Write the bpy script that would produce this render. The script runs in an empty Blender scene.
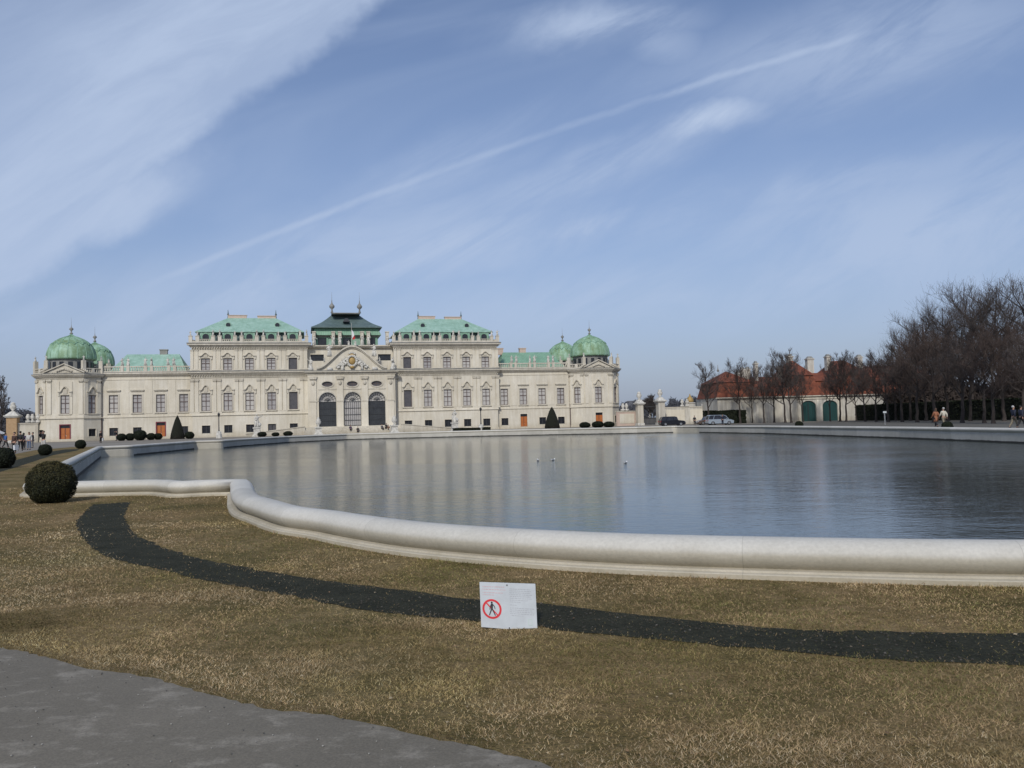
import bpy, bmesh, math, random
import numpy as np
from mathutils import Vector, Matrix, noise as mnoise
from mathutils.geometry import tessellate_polygon
R = math.radians
random.seed(7)
rng = np.random.default_rng(11)
scn = bpy.context.scene
col = scn.collection

# ------------------------------------------------------------------ camera
F = 828.0; EYE = 1.55
PITCH = math.atan(37.5/828); ROLL = math.atan(.026)
cp, sp, cr, sr = math.cos(PITCH), math.sin(PITCH), math.cos(ROLL), math.sin(ROLL)
def ray(x, y):
    a = x-512; b = 384-y
    a2 = a*cr+b*sr; b2 = -a*sr+b*cr
    return Vector((a2, F*cp-b2*sp, F*sp+b2*cp))
def at(x, y, z=0.0):                       # ground point seen at a pixel
    r = ray(x, y); t = (z-EYE)/r.z
    return Vector((r.x*t, r.y*t, z))
def atd(x, y, d):                          # point at distance Y = d
    r = ray(x, y); t = d/r.y
    return Vector((r.x*t, d, EYE+r.z*t))
cam = bpy.data.cameras.new("camera"); cam.lens = 36*F/1024; cam.sensor_width = 36
cam.clip_end = 6000; cam.clip_start = .05
co = bpy.data.objects.new("camera", cam); col.objects.link(co)
U = Vector((0, -sp, cp)); Fw = Vector((0, cp, sp)); Xh = Vector((1, 0, 0))
right = Xh*cr-U*sr; up = Xh*sr+U*cr
m = Matrix((right, up, -Fw)).transposed().to_4x4(); m.translation = (0, 0, EYE)
co.matrix_world = m
scn.camera = co
scn.view_settings.view_transform = 'Standard'; scn.view_settings.look = 'None'
scn.view_settings.exposure = 0; scn.view_settings.gamma = 1

# ------------------------------------------------------------------ materials
MATS = {}
def nmat(name):
    m = bpy.data.materials.new(name); m.use_nodes = True
    nt = m.node_tree
    return m, nt, nt.nodes['Principled BSDF']
def ramp(nt, fac, stops):
    r = nt.nodes.new('ShaderNodeValToRGB')
    e = r.color_ramp.elements
    e[0].position = stops[0][0]; e[0].color = (*stops[0][1], 1)
    e[1].position = stops[-1][0]; e[1].color = (*stops[-1][1], 1)
    for p, c in stops[1:-1]:
        x = e.new(p); x.color = (*c, 1)
    nt.links.new(fac, r.inputs[0])
    return r.outputs[0]
def tex(nt, scale, detail=5, rough=.6, coord='Object', sc=None, typ='noise', dist=0):
    tc = nt.nodes.new('ShaderNodeTexCoord')
    out = tc.outputs[coord]
    if sc:
        mp = nt.nodes.new('ShaderNodeMapping'); mp.inputs['Scale'].default_value = sc
        nt.links.new(out, mp.inputs[0]); out = mp.outputs[0]
    if typ == 'noise':
        n = nt.nodes.new('ShaderNodeTexNoise'); n.inputs['Scale'].default_value = scale
        n.inputs['Detail'].default_value = detail; n.inputs['Roughness'].default_value = rough
        n.inputs['Distortion'].default_value = dist
        nt.links.new(out, n.inputs['Vector']); return n.outputs['Fac']
    if typ == 'voronoi':
        n = nt.nodes.new('ShaderNodeTexVoronoi'); n.inputs['Scale'].default_value = scale
        nt.links.new(out, n.inputs['Vector']); return n.outputs['Distance']
    if typ == 'wave':
        n = nt.nodes.new('ShaderNodeTexWave'); n.inputs['Scale'].default_value = scale
        n.inputs['Distortion'].default_value = dist
        nt.links.new(out, n.inputs['Vector']); return n.outputs['Fac']
def mix(nt, a, b, fac, mode='MIX'):
    n = nt.nodes.new('ShaderNodeMix'); n.data_type = 'RGBA'; n.blend_type = mode
    for s, v in ((n.inputs[6], a), (n.inputs[7], b)):
        if isinstance(v, tuple): s.default_value = (*v, 1)
        else: nt.links.new(v, s)
    if isinstance(fac, (int, float)): n.inputs[0].default_value = fac
    else: nt.links.new(fac, n.inputs[0])
    return n.outputs[2]
def mathn(nt, op, a, b=None, c=None, clamp=False):
    n = nt.nodes.new('ShaderNodeMath'); n.operation = op; n.use_clamp = clamp
    for i, v in enumerate((a, b, c)):
        if v is None: continue
        if isinstance(v, (int, float)): n.inputs[i].default_value = v
        else: nt.links.new(v, n.inputs[i])
    return n.outputs[0]
def bump(nt, bs, h, strength, dist=.02):
    b = nt.nodes.new('ShaderNodeBump'); b.inputs['Strength'].default_value = strength
    b.inputs['Distance'].default_value = dist
    nt.links.new(h, b.inputs['Height']); nt.links.new(b.outputs[0], bs.inputs['Normal'])
def simple(name, c1, c2, scale=3, rough=.8, bscale=None, bstr=.3, sc=None, metallic=0, detail=5, lo=.3, hi=.7, bdist=.02):
    m, nt, bs = nmat(name)
    f = tex(nt, scale, detail, sc=sc)
    nt.links.new(ramp(nt, f, [(lo, c1), (hi, c2)]), bs.inputs['Base Color'])
    bs.inputs['Roughness'].default_value = rough; bs.inputs['Metallic'].default_value = metallic
    if bscale: bump(nt, bs, tex(nt, bscale, 4), bstr, bdist)
    MATS[name] = m
    return m
def plaster(name, c1, c2, dirt):
    m, nt, bs = nmat(name)
    a = tex(nt, .35, 6, .65); b = tex(nt, 1.0, 5, .6, sc=(2.2, 2.2, .25)); c = tex(nt, 6, 4)
    base = ramp(nt, a, [(.3, c1), (.7, c2)])
    base = mix(nt, base, ramp(nt, tex(nt, .13, 4), [(.35, (.90, .89, .87)), (.65, (1.04, 1.04, 1.04))]), 1, 'MULTIPLY')
    streak = ramp(nt, b, [(.42, dirt), (.62, (1, 1, 1))])
    x = mix(nt, base, streak, .55, 'MULTIPLY')
    x = mix(nt, x, ramp(nt, c, [(.3, (.86, .85, .83)), (.7, (1, 1, 1))]), .6, 'MULTIPLY')
    # splash-back damp near the ground
    geo = nt.nodes.new('ShaderNodeNewGeometry'); s = nt.nodes.new('ShaderNodeSeparateXYZ')
    nt.links.new(geo.outputs['Position'], s.inputs[0])
    g = mathn(nt, 'ADD', s.outputs[2], mathn(nt, 'MULTIPLY', c, 1.2))
    damp = ramp(nt, mathn(nt, 'MULTIPLY', g, .4), [(.2, (.74, .72, .68)), (.7, (1, 1, 1))])
    x = mix(nt, x, damp, 1, 'MULTIPLY')
    nt.links.new(x, bs.inputs['Base Color']); bs.inputs['Roughness'].default_value = .9
    bump(nt, bs, c, .25, .03)
    MATS[name] = m
plaster('plaster', (.65, .605, .50), (.73, .695, .605), (.82, .80, .76))
plaster('plaster_light', (.68, .63, .52), (.76, .72, .62), (.86, .84, .80))
plaster('stone_trim', (.58, .545, .46), (.70, .66, .57), (.72, .70, .66))
plaster('white_wall', (.56, .53, .46), (.68, .66, .60), (.62, .6, .56))
simple('statue_stone', (.40, .39, .35), (.66, .64, .58), 2.5, .85, 9, .5, lo=.35, hi=.62)
simple('cornice_lead', (.17, .17, .155), (.30, .295, .27), 1.2, .7)
simple('dark_glass', (.012, .014, .018), (.03, .033, .04), 2, .12)
simple('arch_glass', (.03, .034, .04), (.055, .06, .065), 1.2, .2)
simple('frame_brown', (.085, .06, .055), (.13, .09, .08), 8, .6)
simple('iron', (.018, .02, .023), (.035, .038, .042), 8, .5)
simple('wood_orange', (.36, .10, .02), (.46, .15, .035), 3, .55, sc=(6, 6, .6))
simple('wood_dark', (.10, .04, .03), (.16, .07, .05), 3, .6, sc=(6, 6, .6))
simple('gate_green', (.008, .045, .045), (.013, .065, .06), 3, .5, sc=(6, 6, .5))
simple('gilding', (.30, .19, .06), (.46, .32, .12), 6, .6, metallic=.2)
simple('frame_red', (.16, .035, .05), (.22, .05, .07), 4)
simple('pink_render', (.50, .38, .31), (.58, .46, .38), 3)
simple('ochre_render', (.36, .23, .12), (.44, .30, .17), 3)
m, nt, bs = nmat('window_glass')           # panes with pale blinds behind them
oi = nt.nodes.new('ShaderNodeObjectInfo')
f = mathn(nt, 'ADD', mathn(nt, 'MULTIPLY', oi.outputs['Random'], .5), mathn(nt, 'MULTIPLY', tex(nt, .9, 2), .5))
nt.links.new(ramp(nt, f, [(.2, (.30, .29, .29)), (.45, (.42, .405, .39)), (.8, (.54, .52, .48))]), bs.inputs['Base Color'])
bs.inputs['Roughness'].default_value = .12; MATS['window_glass'] = m
m, nt, bs = nmat('grey_glass')  # dark grey panes, as with darker blinds behind
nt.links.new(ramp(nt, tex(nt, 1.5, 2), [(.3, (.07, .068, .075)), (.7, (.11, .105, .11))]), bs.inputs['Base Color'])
bs.inputs['Roughness'].default_value = .3; MATS['grey_glass'] = m
def copper(name, stops, seam=1.6, axis=(1, 0, 0)):
    m, nt, bs = nmat(name)
    a = tex(nt, .5, 7, .7); b = tex(nt, 1.4, 4, sc=(1, 1, .2))
    f = mathn(nt, 'ADD', mathn(nt, 'MULTIPLY', a, .6), mathn(nt, 'MULTIPLY', b, .4))
    c = ramp(nt, f, stops)
    if seam:
        w = tex(nt, seam, typ='wave')
        c = mix(nt, c, ramp(nt, w, [(.03, (.62, .64, .62)), (.2, (1, 1, 1))]), .7, 'MULTIPLY')
        bump(nt, bs, w, .4, .05)
    nt.links.new(c, bs.inputs['Base Color']); bs.inputs['Roughness'].default_value = .6
    MATS[name] = m
copper('verdigris', [(.35, (.23, .38, .29)), (.5, (.31, .49, .39)), (.62, (.40, .58, .49))])
copper('verdigris_dome', [(.38, (.15, .23, .11)), (.48, (.21, .34, .20)), (.6, (.34, .52, .39))], 0)
copper('verdigris_dark', [(.35, (.08, .12, .12)), (.5, (.11, .16, .155)), (.65, (.15, .21, .20))])
copper('verdigris_pale', [(.35, (.16, .30, .20)), (.6, (.24, .42, .30))], .9)
m, nt, bs = nmat('red_tiles')
f = tex(nt, 1.2, 6, .7); w = tex(nt, 2.2, typ='wave', sc=(0, 0, 1), dist=.4)
c = ramp(nt, f, [(.3, (.15, .042, .022)), (.5, (.27, .075, .036)), (.7, (.37, .12, .06))])
c = mix(nt, c, ramp(nt, w, [(.1, (.6, .6, .6)), (.5, (1, 1, 1))]), .8, 'MULTIPLY')
nt.links.new(c, bs.inputs['Base Color']); bs.inputs['Roughness'].default_value = .85; MATS['red_tiles'] = m

# ground materials
m, nt, bs = nmat('gravel')
a = tex(nt, .08, 6); b = tex(nt, 14, 5)
c = mix(nt, ramp(nt, a, [(.3, (.20, .178, .140)), (.7, (.28, .25, .205))]), ramp(nt, b, [(.3, (.7, .7, .7)), (.7, (1.15, 1.15, 1.15))]), .8, 'MULTIPLY')
nt.links.new(c, bs.inputs['Base Color']); bs.inputs['Roughness'].default_value = .95; bump(nt, bs, b, .4, .02); MATS['gravel'] = m
m, nt, bs = nmat('lawn_soil')              # matted winter turf
a = tex(nt, .55, 7, .65, dist=.4); b = tex(nt, 7, 6, .7); d = tex(nt, 45, 4, .7); e = tex(nt, .16, 4)
base = ramp(nt, mathn(nt, 'ADD', mathn(nt, 'MULTIPLY', a, .55), mathn(nt, 'MULTIPLY', b, .45)),
            [(.34, (.095, .085, .034)), (.47, (.185, .145, .068)), (.56, (.28, .21, .115)), (.66, (.38, .29, .17))])
base = mix(nt, base, ramp(nt, d, [(.3, (.42, .42, .40)), (.65, (1.2, 1.2, 1.15))]), .85, 'MULTIPLY')
base = mix(nt, base, ramp(nt, e, [(.35, (.80, .86, .74)), (.65, (1.12, 1.0, .92))]), .9, 'MULTIPLY')
nt.links.new(base, bs.inputs['Base Color']); bs.inputs['Roughness'].default_value = 1
bs.inputs['Specular IOR Level'].default_value = .1
bump(nt, bs, mathn(nt, 'ADD', mathn(nt, 'MULTIPLY', b, 1), mathn(nt, 'MULTIPLY', d, .6)), .9, .05); MATS['lawn_soil'] = m
m, nt, bs = nmat('dark_soil')
a = tex(nt, 3, 6, .7); b = tex(nt, 38, 5, .7)
c = mix(nt, ramp(nt, a, [(.3, (.028, .030, .019)), (.7, (.060, .060, .040))]), ramp(nt, b, [(.35, (.5, .5, .5)), (.62, (1.1, 1.1, 1.1)), (.75, (2.0, 1.9, 1.7))]), .9, 'MULTIPLY')
nt.links.new(c, bs.inputs['Base Color']); bs.inputs['Roughness'].default_value = 1; bs.inputs['Specular IOR Level'].default_value = .15
bump(nt, bs, b, 1, .03); MATS['dark_soil'] = m
m, nt, bs = nmat('asphalt')
a = tex(nt, .8, 6, .65); b = tex(nt, 90, 3); s1 = tex(nt, 4.5, 7, .68, sc=(.8, 1.2, 1), dist=.3); v = tex(nt, 160, typ='voronoi')
c = ramp(nt, a, [(.3, (.138, .122, .092)), (.7, (.185, .164, .126))])
c = mix(nt, c, (.33, .30, .245), ramp(nt, s1, [(.52, (0, 0, 0)), (.66, (.55, .55, .55))]))
c = mix(nt, c, ramp(nt, b, [(.35, (.75, .75, .75)), (.66, (1.2, 1.19, 1.17))]), .7, 'MULTIPLY')
nt.links.new(c, bs.inputs['Base Color']); bs.inputs['Roughness'].default_value = .92; bump(nt, bs, b, .5, .004); MATS['asphalt'] = m
m, nt, bs = nmat('blade')
at_ = nt.nodes.new('ShaderNodeAttribute'); at_.attribute_name = 'tint'
nt.links.new(at_.outputs['Color'], bs.inputs['Base Color']); bs.inputs['Roughness'].default_value = .9
bs.inputs['Specular IOR Level'].default_value = .1; MATS['blade'] = m
# coping: pale artificial stone with joints
def coping_mat(name, c1, c2, dirt, wet=False):
    m, nt, bs = nmat(name)
    tc = nt.nodes.new('ShaderNodeTexCoord')
    sep = nt.nodes.new('ShaderNodeSeparateXYZ'); nt.links.new(tc.outputs['UV'], sep.inputs[0])
    fr = mathn(nt, 'FRACT', mathn(nt, 'MULTIPLY', sep.outputs[0], 1/2.35))
    j = mathn(nt, 'LESS_THAN', fr, .003)
    blk = nt.nodes.new('ShaderNodeTexWhiteNoise'); blk.noise_dimensions = '1D'
    nt.links.new(mathn(nt, 'FLOOR', mathn(nt, 'MULTIPLY', sep.outputs[0], 1/2.35)), blk.inputs['W'])
    a = tex(nt, 1.6, 7, .7); b = tex(nt, 30, 4); g = tex(nt, 9, 6, .75, sc=(1, 1, 1.3))
    c = ramp(nt, a, [(.3, c1), (.7, c2)])
    c = mix(nt, c, dirt, ramp(nt, g, [(.55, (0, 0, 0)), (.8, (.35, .35, .35))]))
    c = mix(nt, c, ramp(nt, blk.outputs[0], [(0, (.86, .86, .85)), (1, (1.04, 1.04, 1.04))]), 1, 'MULTIPLY')
    c = mix(nt, c, ramp(nt, b, [(.3, (.86, .86, .86)), (.7, (1.05, 1.05, 1.05))]), .8, 'MULTIPLY')
    c = mix(nt, c, (.20, .19, .16), mathn(nt, 'MULTIPLY', j, .33))
    if wet:
        geo = nt.nodes.new('ShaderNodeNewGeometry'); s = nt.nodes.new('ShaderNodeSeparateXYZ')
        nt.links.new(geo.outputs['Position'], s.inputs[0])
        w = mathn(nt, 'ADD', s.outputs[2], mathn(nt, 'MULTIPLY', a, .12))
        c = mix(nt, c, (.035, .034, .028), ramp(nt, mathn(nt, 'ADD', w, 1), [(.60, (1, 1, 1)), (.64, (0, 0, 0))]))
    else:
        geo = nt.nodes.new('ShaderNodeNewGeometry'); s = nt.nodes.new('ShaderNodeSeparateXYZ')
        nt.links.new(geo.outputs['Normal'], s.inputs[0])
        dn = ramp(nt, mathn(nt, 'ADD', mathn(nt, 'MULTIPLY', s.outputs[2], .5), mathn(nt, 'MULTIPLY', a, .08)), [(-.0, (.84, .81, .74)), (.2, (1, 1, 1))])  # shade under the roll painted into the stone: downward faces darker
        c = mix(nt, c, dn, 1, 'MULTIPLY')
    nt.links.new(c, bs.inputs['Base Color']); bs.inputs['Roughness'].default_value = .8
    bump(nt, bs, b, .3, .006); MATS[name] = m
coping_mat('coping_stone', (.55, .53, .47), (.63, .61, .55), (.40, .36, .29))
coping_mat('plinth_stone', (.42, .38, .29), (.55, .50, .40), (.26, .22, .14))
coping_mat('wall_stone', (.44, .42, .37), (.54, .52, .46), (.34, .32, .27), wet=True)
coping_mat('pale_stone', (.52, .50, .44), (.62, .59, .52), (.42, .39, .31))  # paler than the inner wall, for a few short far rim segments
# water
m, nt, bs = nmat('pool_water')
bs.inputs['Base Color'].default_value = (.044, .058, .052, 1); bs.inputs['IOR'].default_value = 1.34
bs.inputs['Roughness'].default_value = .055
n1 = tex(nt, 1.0, 4, .6, sc=(3.0, 5.0, 1)); n2 = tex(nt, 1.0, 4, .6, sc=(.5, .9, 1))
n3 = tex(nt, 1.0, 3, .5, sc=(9, 15, 1)); patch = tex(nt, 1, 3, sc=(.025, .06, 1))
h = mathn(nt, 'ADD', mathn(nt, 'MULTIPLY', n1, .5), mathn(nt, 'MULTIPLY', n2, 1.0))
h = mathn(nt, 'ADD', h, mathn(nt, 'MULTIPLY', n3, .14))
h = mathn(nt, 'MULTIPLY', h, ramp(nt, patch, [(.35, (.35, .35, .35)), (.62, (1, 1, 1))]))
bump(nt, bs, h, .45, .085); MATS['pool_water'] = m
# vegetation
simple('bark_dark', (.028, .022, .019), (.065, .052, .045), 6, .95, sc=(1, 1, .3))
simple('twig_grey', (.045, .036, .033), (.085, .070, .064), 3, .95)
simple('twig_brown', (.040, .027, .023), (.082, .060, .050), 3, .95)
m, nt, bs = nmat('box_leaf')
at2 = nt.nodes.new('ShaderNodeAttribute'); at2.attribute_name = 'tint'
nt.links.new(at2.outputs['Color'], bs.inputs['Base Color']); bs.inputs['Roughness'].default_value = .7
bs.inputs['Specular IOR Level'].default_value = .25; MATS['box_leaf'] = m
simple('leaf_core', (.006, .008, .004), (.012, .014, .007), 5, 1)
simple('hedge_dark', (.006, .011, .007), (.016, .024, .014), 3, 1, 12, 1, bdist=.2)
def flat(name, c, rough=.7, metallic=0, v=.12):
    c2 = tuple(min(1, k*(1+v)) for k in c); c1 = tuple(k*(1-v) for k in c)
    return simple(name, c1, c2, 6, rough, metallic=metallic)
for n_, c_ in dict(skin=(.42, .25, .18), hair_dark=(.02, .015, .012), hair_grey=(.42, .41, .40), hair_brown=(.08, .045, .025),
                   cloth_black=(.012, .012, .014), cloth_navy=(.012, .016, .035), cloth_blue=(.03, .10, .30), cloth_brown=(.16, .085, .05), cloth_darkbrown=(.06, .03, .022),
                   cloth_white=(.50, .49, .46), cloth_cream=(.55, .51, .42), cloth_grey=(.10, .10, .105), jeans=(.10, .14, .22),
                   cloth_rust=(.30, .12, .06), cloth_khaki=(.20, .17, .12), cloth_purple=(.05, .03, .07), bag_white=(.62, .64, .66),
                   sign_white=(.52, .555, .575), sign_red=(.62, .03, .04), sign_black=(.02, .022, .03), sign_grey=(.36, .37, .40),
                   sign_pink=(.60, .38, .40), sign_green=(.42, .56, .46), rubber=(.012, .012, .012), plastic_red=(.4, .02, .02),
                   gull_white=(.75, .75, .74), gull_grey=(.32, .34, .36), flag_red=(.5, .03, .03), flag_white=(.7, .7, .7)).items():
    flat(n_, c_)
flat('paint_black', (.012, .014, .02), .25); flat('paint_silver', (.36, .42, .48), .25, .3, .05); flat('paint_brown', (.11, .08, .065), .3)
flat('paint_blue', (.05, .10, .20), .3); flat('alloy', (.45, .46, .47), .3, .8); flat('headlamp', (.6, .6, .6), .15)

# ------------------------------------------------------------------ mesh builder
class MB:
    def __init__(s): s.v = []; s.f = []; s.m = []; s.uv = None
    def add(s, vs, fs, mi=0, M=None):
        o = len(s.v)
        s.v += [tuple(M @ Vector(p)) for p in vs] if M else [tuple(p) for p in vs]
        s.f += [tuple(i+o for i in f) for f in fs]; s.m += [mi]*len(fs); return s
    def box(s, x0, x1, y0, y1, z0, z1, mi=0, M=None):
        vs = [(x, y, z) for z in (z0, z1) for y in (y0, y1) for x in (x0, x1)]
        return s.add(vs, [(0, 2, 3, 1), (4, 5, 7, 6), (0, 1, 5, 4), (2, 6, 7, 3), (0, 4, 6, 2), (1, 3, 7, 5)], mi, M)
    def frus(s, b, t, z0, z1, mi=0, M=None):     # b,t = (x0,x1,y0,y1)
        vs = [(x, y, z) for (q, z) in ((b, z0), (t, z1)) for y in q[2:] for x in q[:2]]
        return s.add(vs, [(0, 2, 3, 1), (4, 5, 7, 6), (0, 1, 5, 4), (2, 6, 7, 3), (0, 4, 6, 2), (1, 3, 7, 5)], mi, M)
    def prism(s, poly, z0, z1, mi=0, M=None):
        n = len(poly)
        vs = [(x, y, z0) for x, y in poly]+[(x, y, z1) for x, y in poly]
        fs = [tuple(range(n))[::-1], tuple(range(n, 2*n))]+[(i, (i+1) % n, n+(i+1) % n, n+i) for i in range(n)]
        return s.add(vs, fs, mi, M)
    def lathe(s, prof, c=(0, 0, 0), n=16, mi=0, M=None, sx=1, sy=1, ph=0):
        vs = []; fs = []
        for r, z in prof:
            for k in range(n):
                a = 2*math.pi*k/n+ph; vs.append((c[0]+r*sx*math.cos(a), c[1]+r*sy*math.sin(a), c[2]+z))
        for i in range(len(prof)-1):
            for k in range(n):
                k2 = (k+1) % n; fs.append((i*n+k, i*n+k2, (i+1)*n+k2, (i+1)*n+k))
        fs.append(tuple(range(n))[::-1]); fs.append(tuple(range((len(prof)-1)*n, len(prof)*n)))
        return s.add(vs, fs, mi, M)
    def tube(s, p0, p1, r0, r1, n=5, mi=0, cap=False):
        p0 = Vector(p0); p1 = Vector(p1); d = (p1-p0)
        if d.length < 1e-6: return s
        a = d.orthogonal().normalized(); b = d.normalized().cross(a)
        vs = [];
        for p, r in ((p0, r0), (p1, r1)):
            for k in range(n):
                t = 2*math.pi*k/n; vs.append(p+a*(r*math.cos(t))+b*(r*math.sin(t)))
        fs = [(k, (k+1) % n, n+(k+1) % n, n+k) for k in range(n)]
        if cap: fs += [tuple(range(n))[::-1], tuple(range(n, 2*n))]
        return s.add(vs, fs, mi)
    def sphere(s, c, r, n=10, mi=0, sc=(1, 1, 1), M=None):
        prof = [(max(.001, r*math.sin(math.pi*i/(n//2+1))), -r*math.cos(math.pi*i/(n//2+1))*sc[2]) for i in range(n//2+2)]
        return s.lathe(prof, c, n, mi, M, sc[0], sc[1])
    def rects(s, M, u0, u1, z0, z1, holes, depth, mi=0):
        xs = sorted({u0, u1, *[h[0] for h in holes], *[h[1] for h in holes]}); zs = sorted({z0, z1, *[h[2] for h in holes], *[h[3] for h in holes]})
        for i in range(len(xs)-1):
            for j in range(len(zs)-1):
                cx = (xs[i]+xs[i+1])/2; cz = (zs[j]+zs[j+1])/2
                if any(h[0] < cx < h[1] and h[2] < cz < h[3] for h in holes): continue
                s.add([(xs[i], 0, zs[j]), (xs[i+1], 0, zs[j]), (xs[i+1], 0, zs[j+1]), (xs[i], 0, zs[j+1])], [(0, 1, 2, 3)], mi, M)
        for a, b, c, d in holes:
            q = [(a, c), (b, c), (b, d), (a, d)]
            for k in range(4):
                p, r = q[k], q[(k+1) % 4]
                s.add([(p[0], 0, p[1]), (r[0], 0, r[1]), (r[0], depth, r[1]), (p[0], depth, p[1])], [(0, 1, 2, 3)], mi, M)
        return s
    def panel(s, M, outer, holes, depth, mi=0):
        loops = [[Vector((x, 0, z)) for x, z in outer]]+[[Vector((x, 0, z)) for x, z in h] for h in holes]
        flatv = [v for l in loops for v in l]
        tri = tessellate_polygon([[Vector((v.x, v.z, 0)) for v in l] for l in loops])
        s.add(flatv, [tuple(t) for t in tri], mi, M)
        for h in holes:
            n = len(h)
            vs = [(x, 0, z) for x, z in h]+[(x, depth, z) for x, z in h]
            s.add(vs, [(k, (k+1) % n, n+(k+1) % n, n+k) for k in range(n)], mi, M)
        return s
    def build(s, name, mats, parent=None, smooth=False, loc=None):
        me = bpy.data.meshes.new(name); me.from_pydata(s.v, [], s.f)
        if not isinstance(mats, (list, tuple)): mats = [mats]
        for q in mats: me.materials.append(MATS[q])
        if len(mats) > 1: me.polygons.foreach_set('material_index', s.m)
        if smooth: me.polygons.foreach_set('use_smooth', [True]*len(s.f))
        me.update()
        o = bpy.data.objects.new(name, me); col.objects.link(o)
        if parent: o.parent = parent
        if loc: o.location = loc
        return o
I4 = Matrix.Identity(4)
def T(x, y, z=0, rz=0): return Matrix.Translation((x, y, z)) @ Matrix.Rotation(rz, 4, 'Z')
def tag(o, label=None, cat=None, group=None, kind=None):
    if label: o['label'] = label
    if cat: o['category'] = cat
    if group: o['group'] = group
    if kind: o['kind'] = kind
    return o
def empty(name, loc=(0, 0, 0), rz=0, parent=None):
    o = bpy.data.objects.new(name, None); o.empty_display_size = .3; col.objects.link(o)
    o.location = loc; o.rotation_euler = (0, 0, rz); o.parent = parent
    return o
KIDS = {}
def copy_tree(o, parent=None, loc=None, rz=None, scale=None):
    c = o.copy(); col.objects.link(c); c.parent = parent
    if loc is not None: c.location = loc
    if rz is not None: c.rotation_euler = (0, 0, rz)
    if scale is not None: c.scale = scale if isinstance(scale, tuple) else (scale,)*3
    for ch in [q for q in bpy.data.objects if q.parent == o] if o.name not in KIDS else KIDS[o.name]:
        copy_tree(ch, c)
    return c
def freeze(o):                    # remember children so copying stays cheap
    KIDS[o.name] = [q for q in bpy.data.objects if q.parent == o]
    for k in KIDS[o.name]: freeze(k)
    return o

# ------------------------------------------------------------------ pool outline
RIM = [(-11.9, 20.5), (-8.7, 20.35), (-7.75, 19.35), (-7.35, 19.6), (-6.45, 19.55), (-6.1, 18.6), (-5.4, 16.55), (-4.75, 14.9), (-4.15, 13.85), (-3.35, 12.5), (-2.65, 11.75), (-2.05, 11.0),
       (-1.2, 10.1), (-.1, 9.28), (1.2, 8.58), (2.65, 8.05), (4.4, 7.55), (7, 7.1), (10, 7.0), (14, 7.6), (18, 9.2), (22, 12.4), (25.4, 17), (28, 23.5), (29.8, 32), (30.4, 42), (30.5, 50), (30.2, 64.5),
       (29.3, 76), (28.2, 92.5), (24.6, 110), (22.6, 114.5), (14, 116), (9, 119), (-5.8, 124.5), (-14.4, 125), (-25.2, 125.5), (-31.2, 114), (-32.5, 97), (-32.2, 91.3), (-34.9, 90.6), (-33.4, 72.2), (-35.2, 70.4), (-17.8, 32.6)]
def roundpoly(P, r=.35, n=4):
    out = []
    N = len(P)
    for i in range(N):
        a = Vector(P[i-1]); b = Vector(P[i]); c = Vector(P[(i+1) % N])
        d1 = (a-b); d2 = (c-b); ang = d1.angle(d2)
        if ang > R(172): out.append(b); continue
        q = min(r, d1.length*.35, d2.length*.35)
        p = b+d1.normalized()*q; s = b+d2.normalized()*q
        for k in range(n+1):
            t = k/n; out.append(p*(1-t)**2+b*2*t*(1-t)+s*t*t)
    return out
NEARRIM = [Vector(p) for p in RIM]
# smooth the sweeping near edge with Catmull-Rom
def crom(P, n=5):
    out = []
    for i in range(1, len(P)-2):
        p0, p1, p2, p3 = [Vector(q) for q in P[i-1:i+3]]
        for k in range(n):
            t = k/n
            out.append(.5*((2*p1)+(p2-p0)*t+(2*p0-5*p1+4*p2-p3)*t*t+(3*p1-p0-3*p2+p3)*t**3))
    out.append(Vector(P[-2])); return out
sweep = crom([RIM[4]]+RIM[4:27]+[RIM[27]], 4)
CENTER = roundpoly([tuple(p) for p in NEARRIM[:4]]+[tuple(p) for p in sweep]+[tuple(p) for p in NEARRIM[27:]], .5)
def offset(C, o):
    N = len(C); out = []
    for i in range(N):
        a, b, c = C[i-1], C[i], C[(i+1) % N]
        t1 = (b-a).normalized(); t2 = (c-b).normalized(); t = (t1+t2).normalized()
        nrm = Vector((t.y, -t.x)); k = max(.5, t.dot(t1))
        out.append(b+nrm*(o/k))
    return out
arc = [0.0]
for i in range(len(CENTER)): arc.append(arc[-1]+(CENTER[(i+1) % len(CENTER)]-CENTER[i]).length)
def loft(name, prof, mat, parent, smooth=True, sel=None, mats=None):
    rows = [offset(CENTER, o) for o, z in prof]; N = len(CENTER)
    vs = []; fs = []; uvs = []; mi = []
    for r, (o, z) in zip(rows, prof): vs += [(p.x, p.y, z) for p in r]
    for j in range(len(prof)-1):
        for i in range(N):
            i2 = (i+1) % N
            fs.append((j*N+i, j*N+i2, (j+1)*N+i2, (j+1)*N+i))
            uvs += [(arc[i], j), (arc[i+1], j), (arc[i+1], j+1), (arc[i], j+1)]
            mi.append(1 if sel and sel((CENTER[i]+CENTER[i2])/2) else 0)
    me = bpy.data.meshes.new(name); me.from_pydata(vs, [], fs)
    l = me.uv_layers.new(name='UVMap'); l.data.foreach_set('uv', [c for uv in uvs for c in uv])
    for q in (mats or [mat]): me.materials.append(MATS[q])
    if mats: me.polygons.foreach_set('material_index', mi)
    if smooth: me.polygons.foreach_set('use_smooth', [True]*len(fs))
    o = bpy.data.objects.new(name, me); col.objects.link(o); o.parent = parent
    return o
WATER = -.55
basin = tag(empty('basin_wall', (-12.4, 20.9, 0)), 'low pale stone wall with rounded coping around the whole pool', 'pool wall')
def rel(o): o.matrix_parent_inverse = basin.matrix_basis.inverted(); return o
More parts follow.
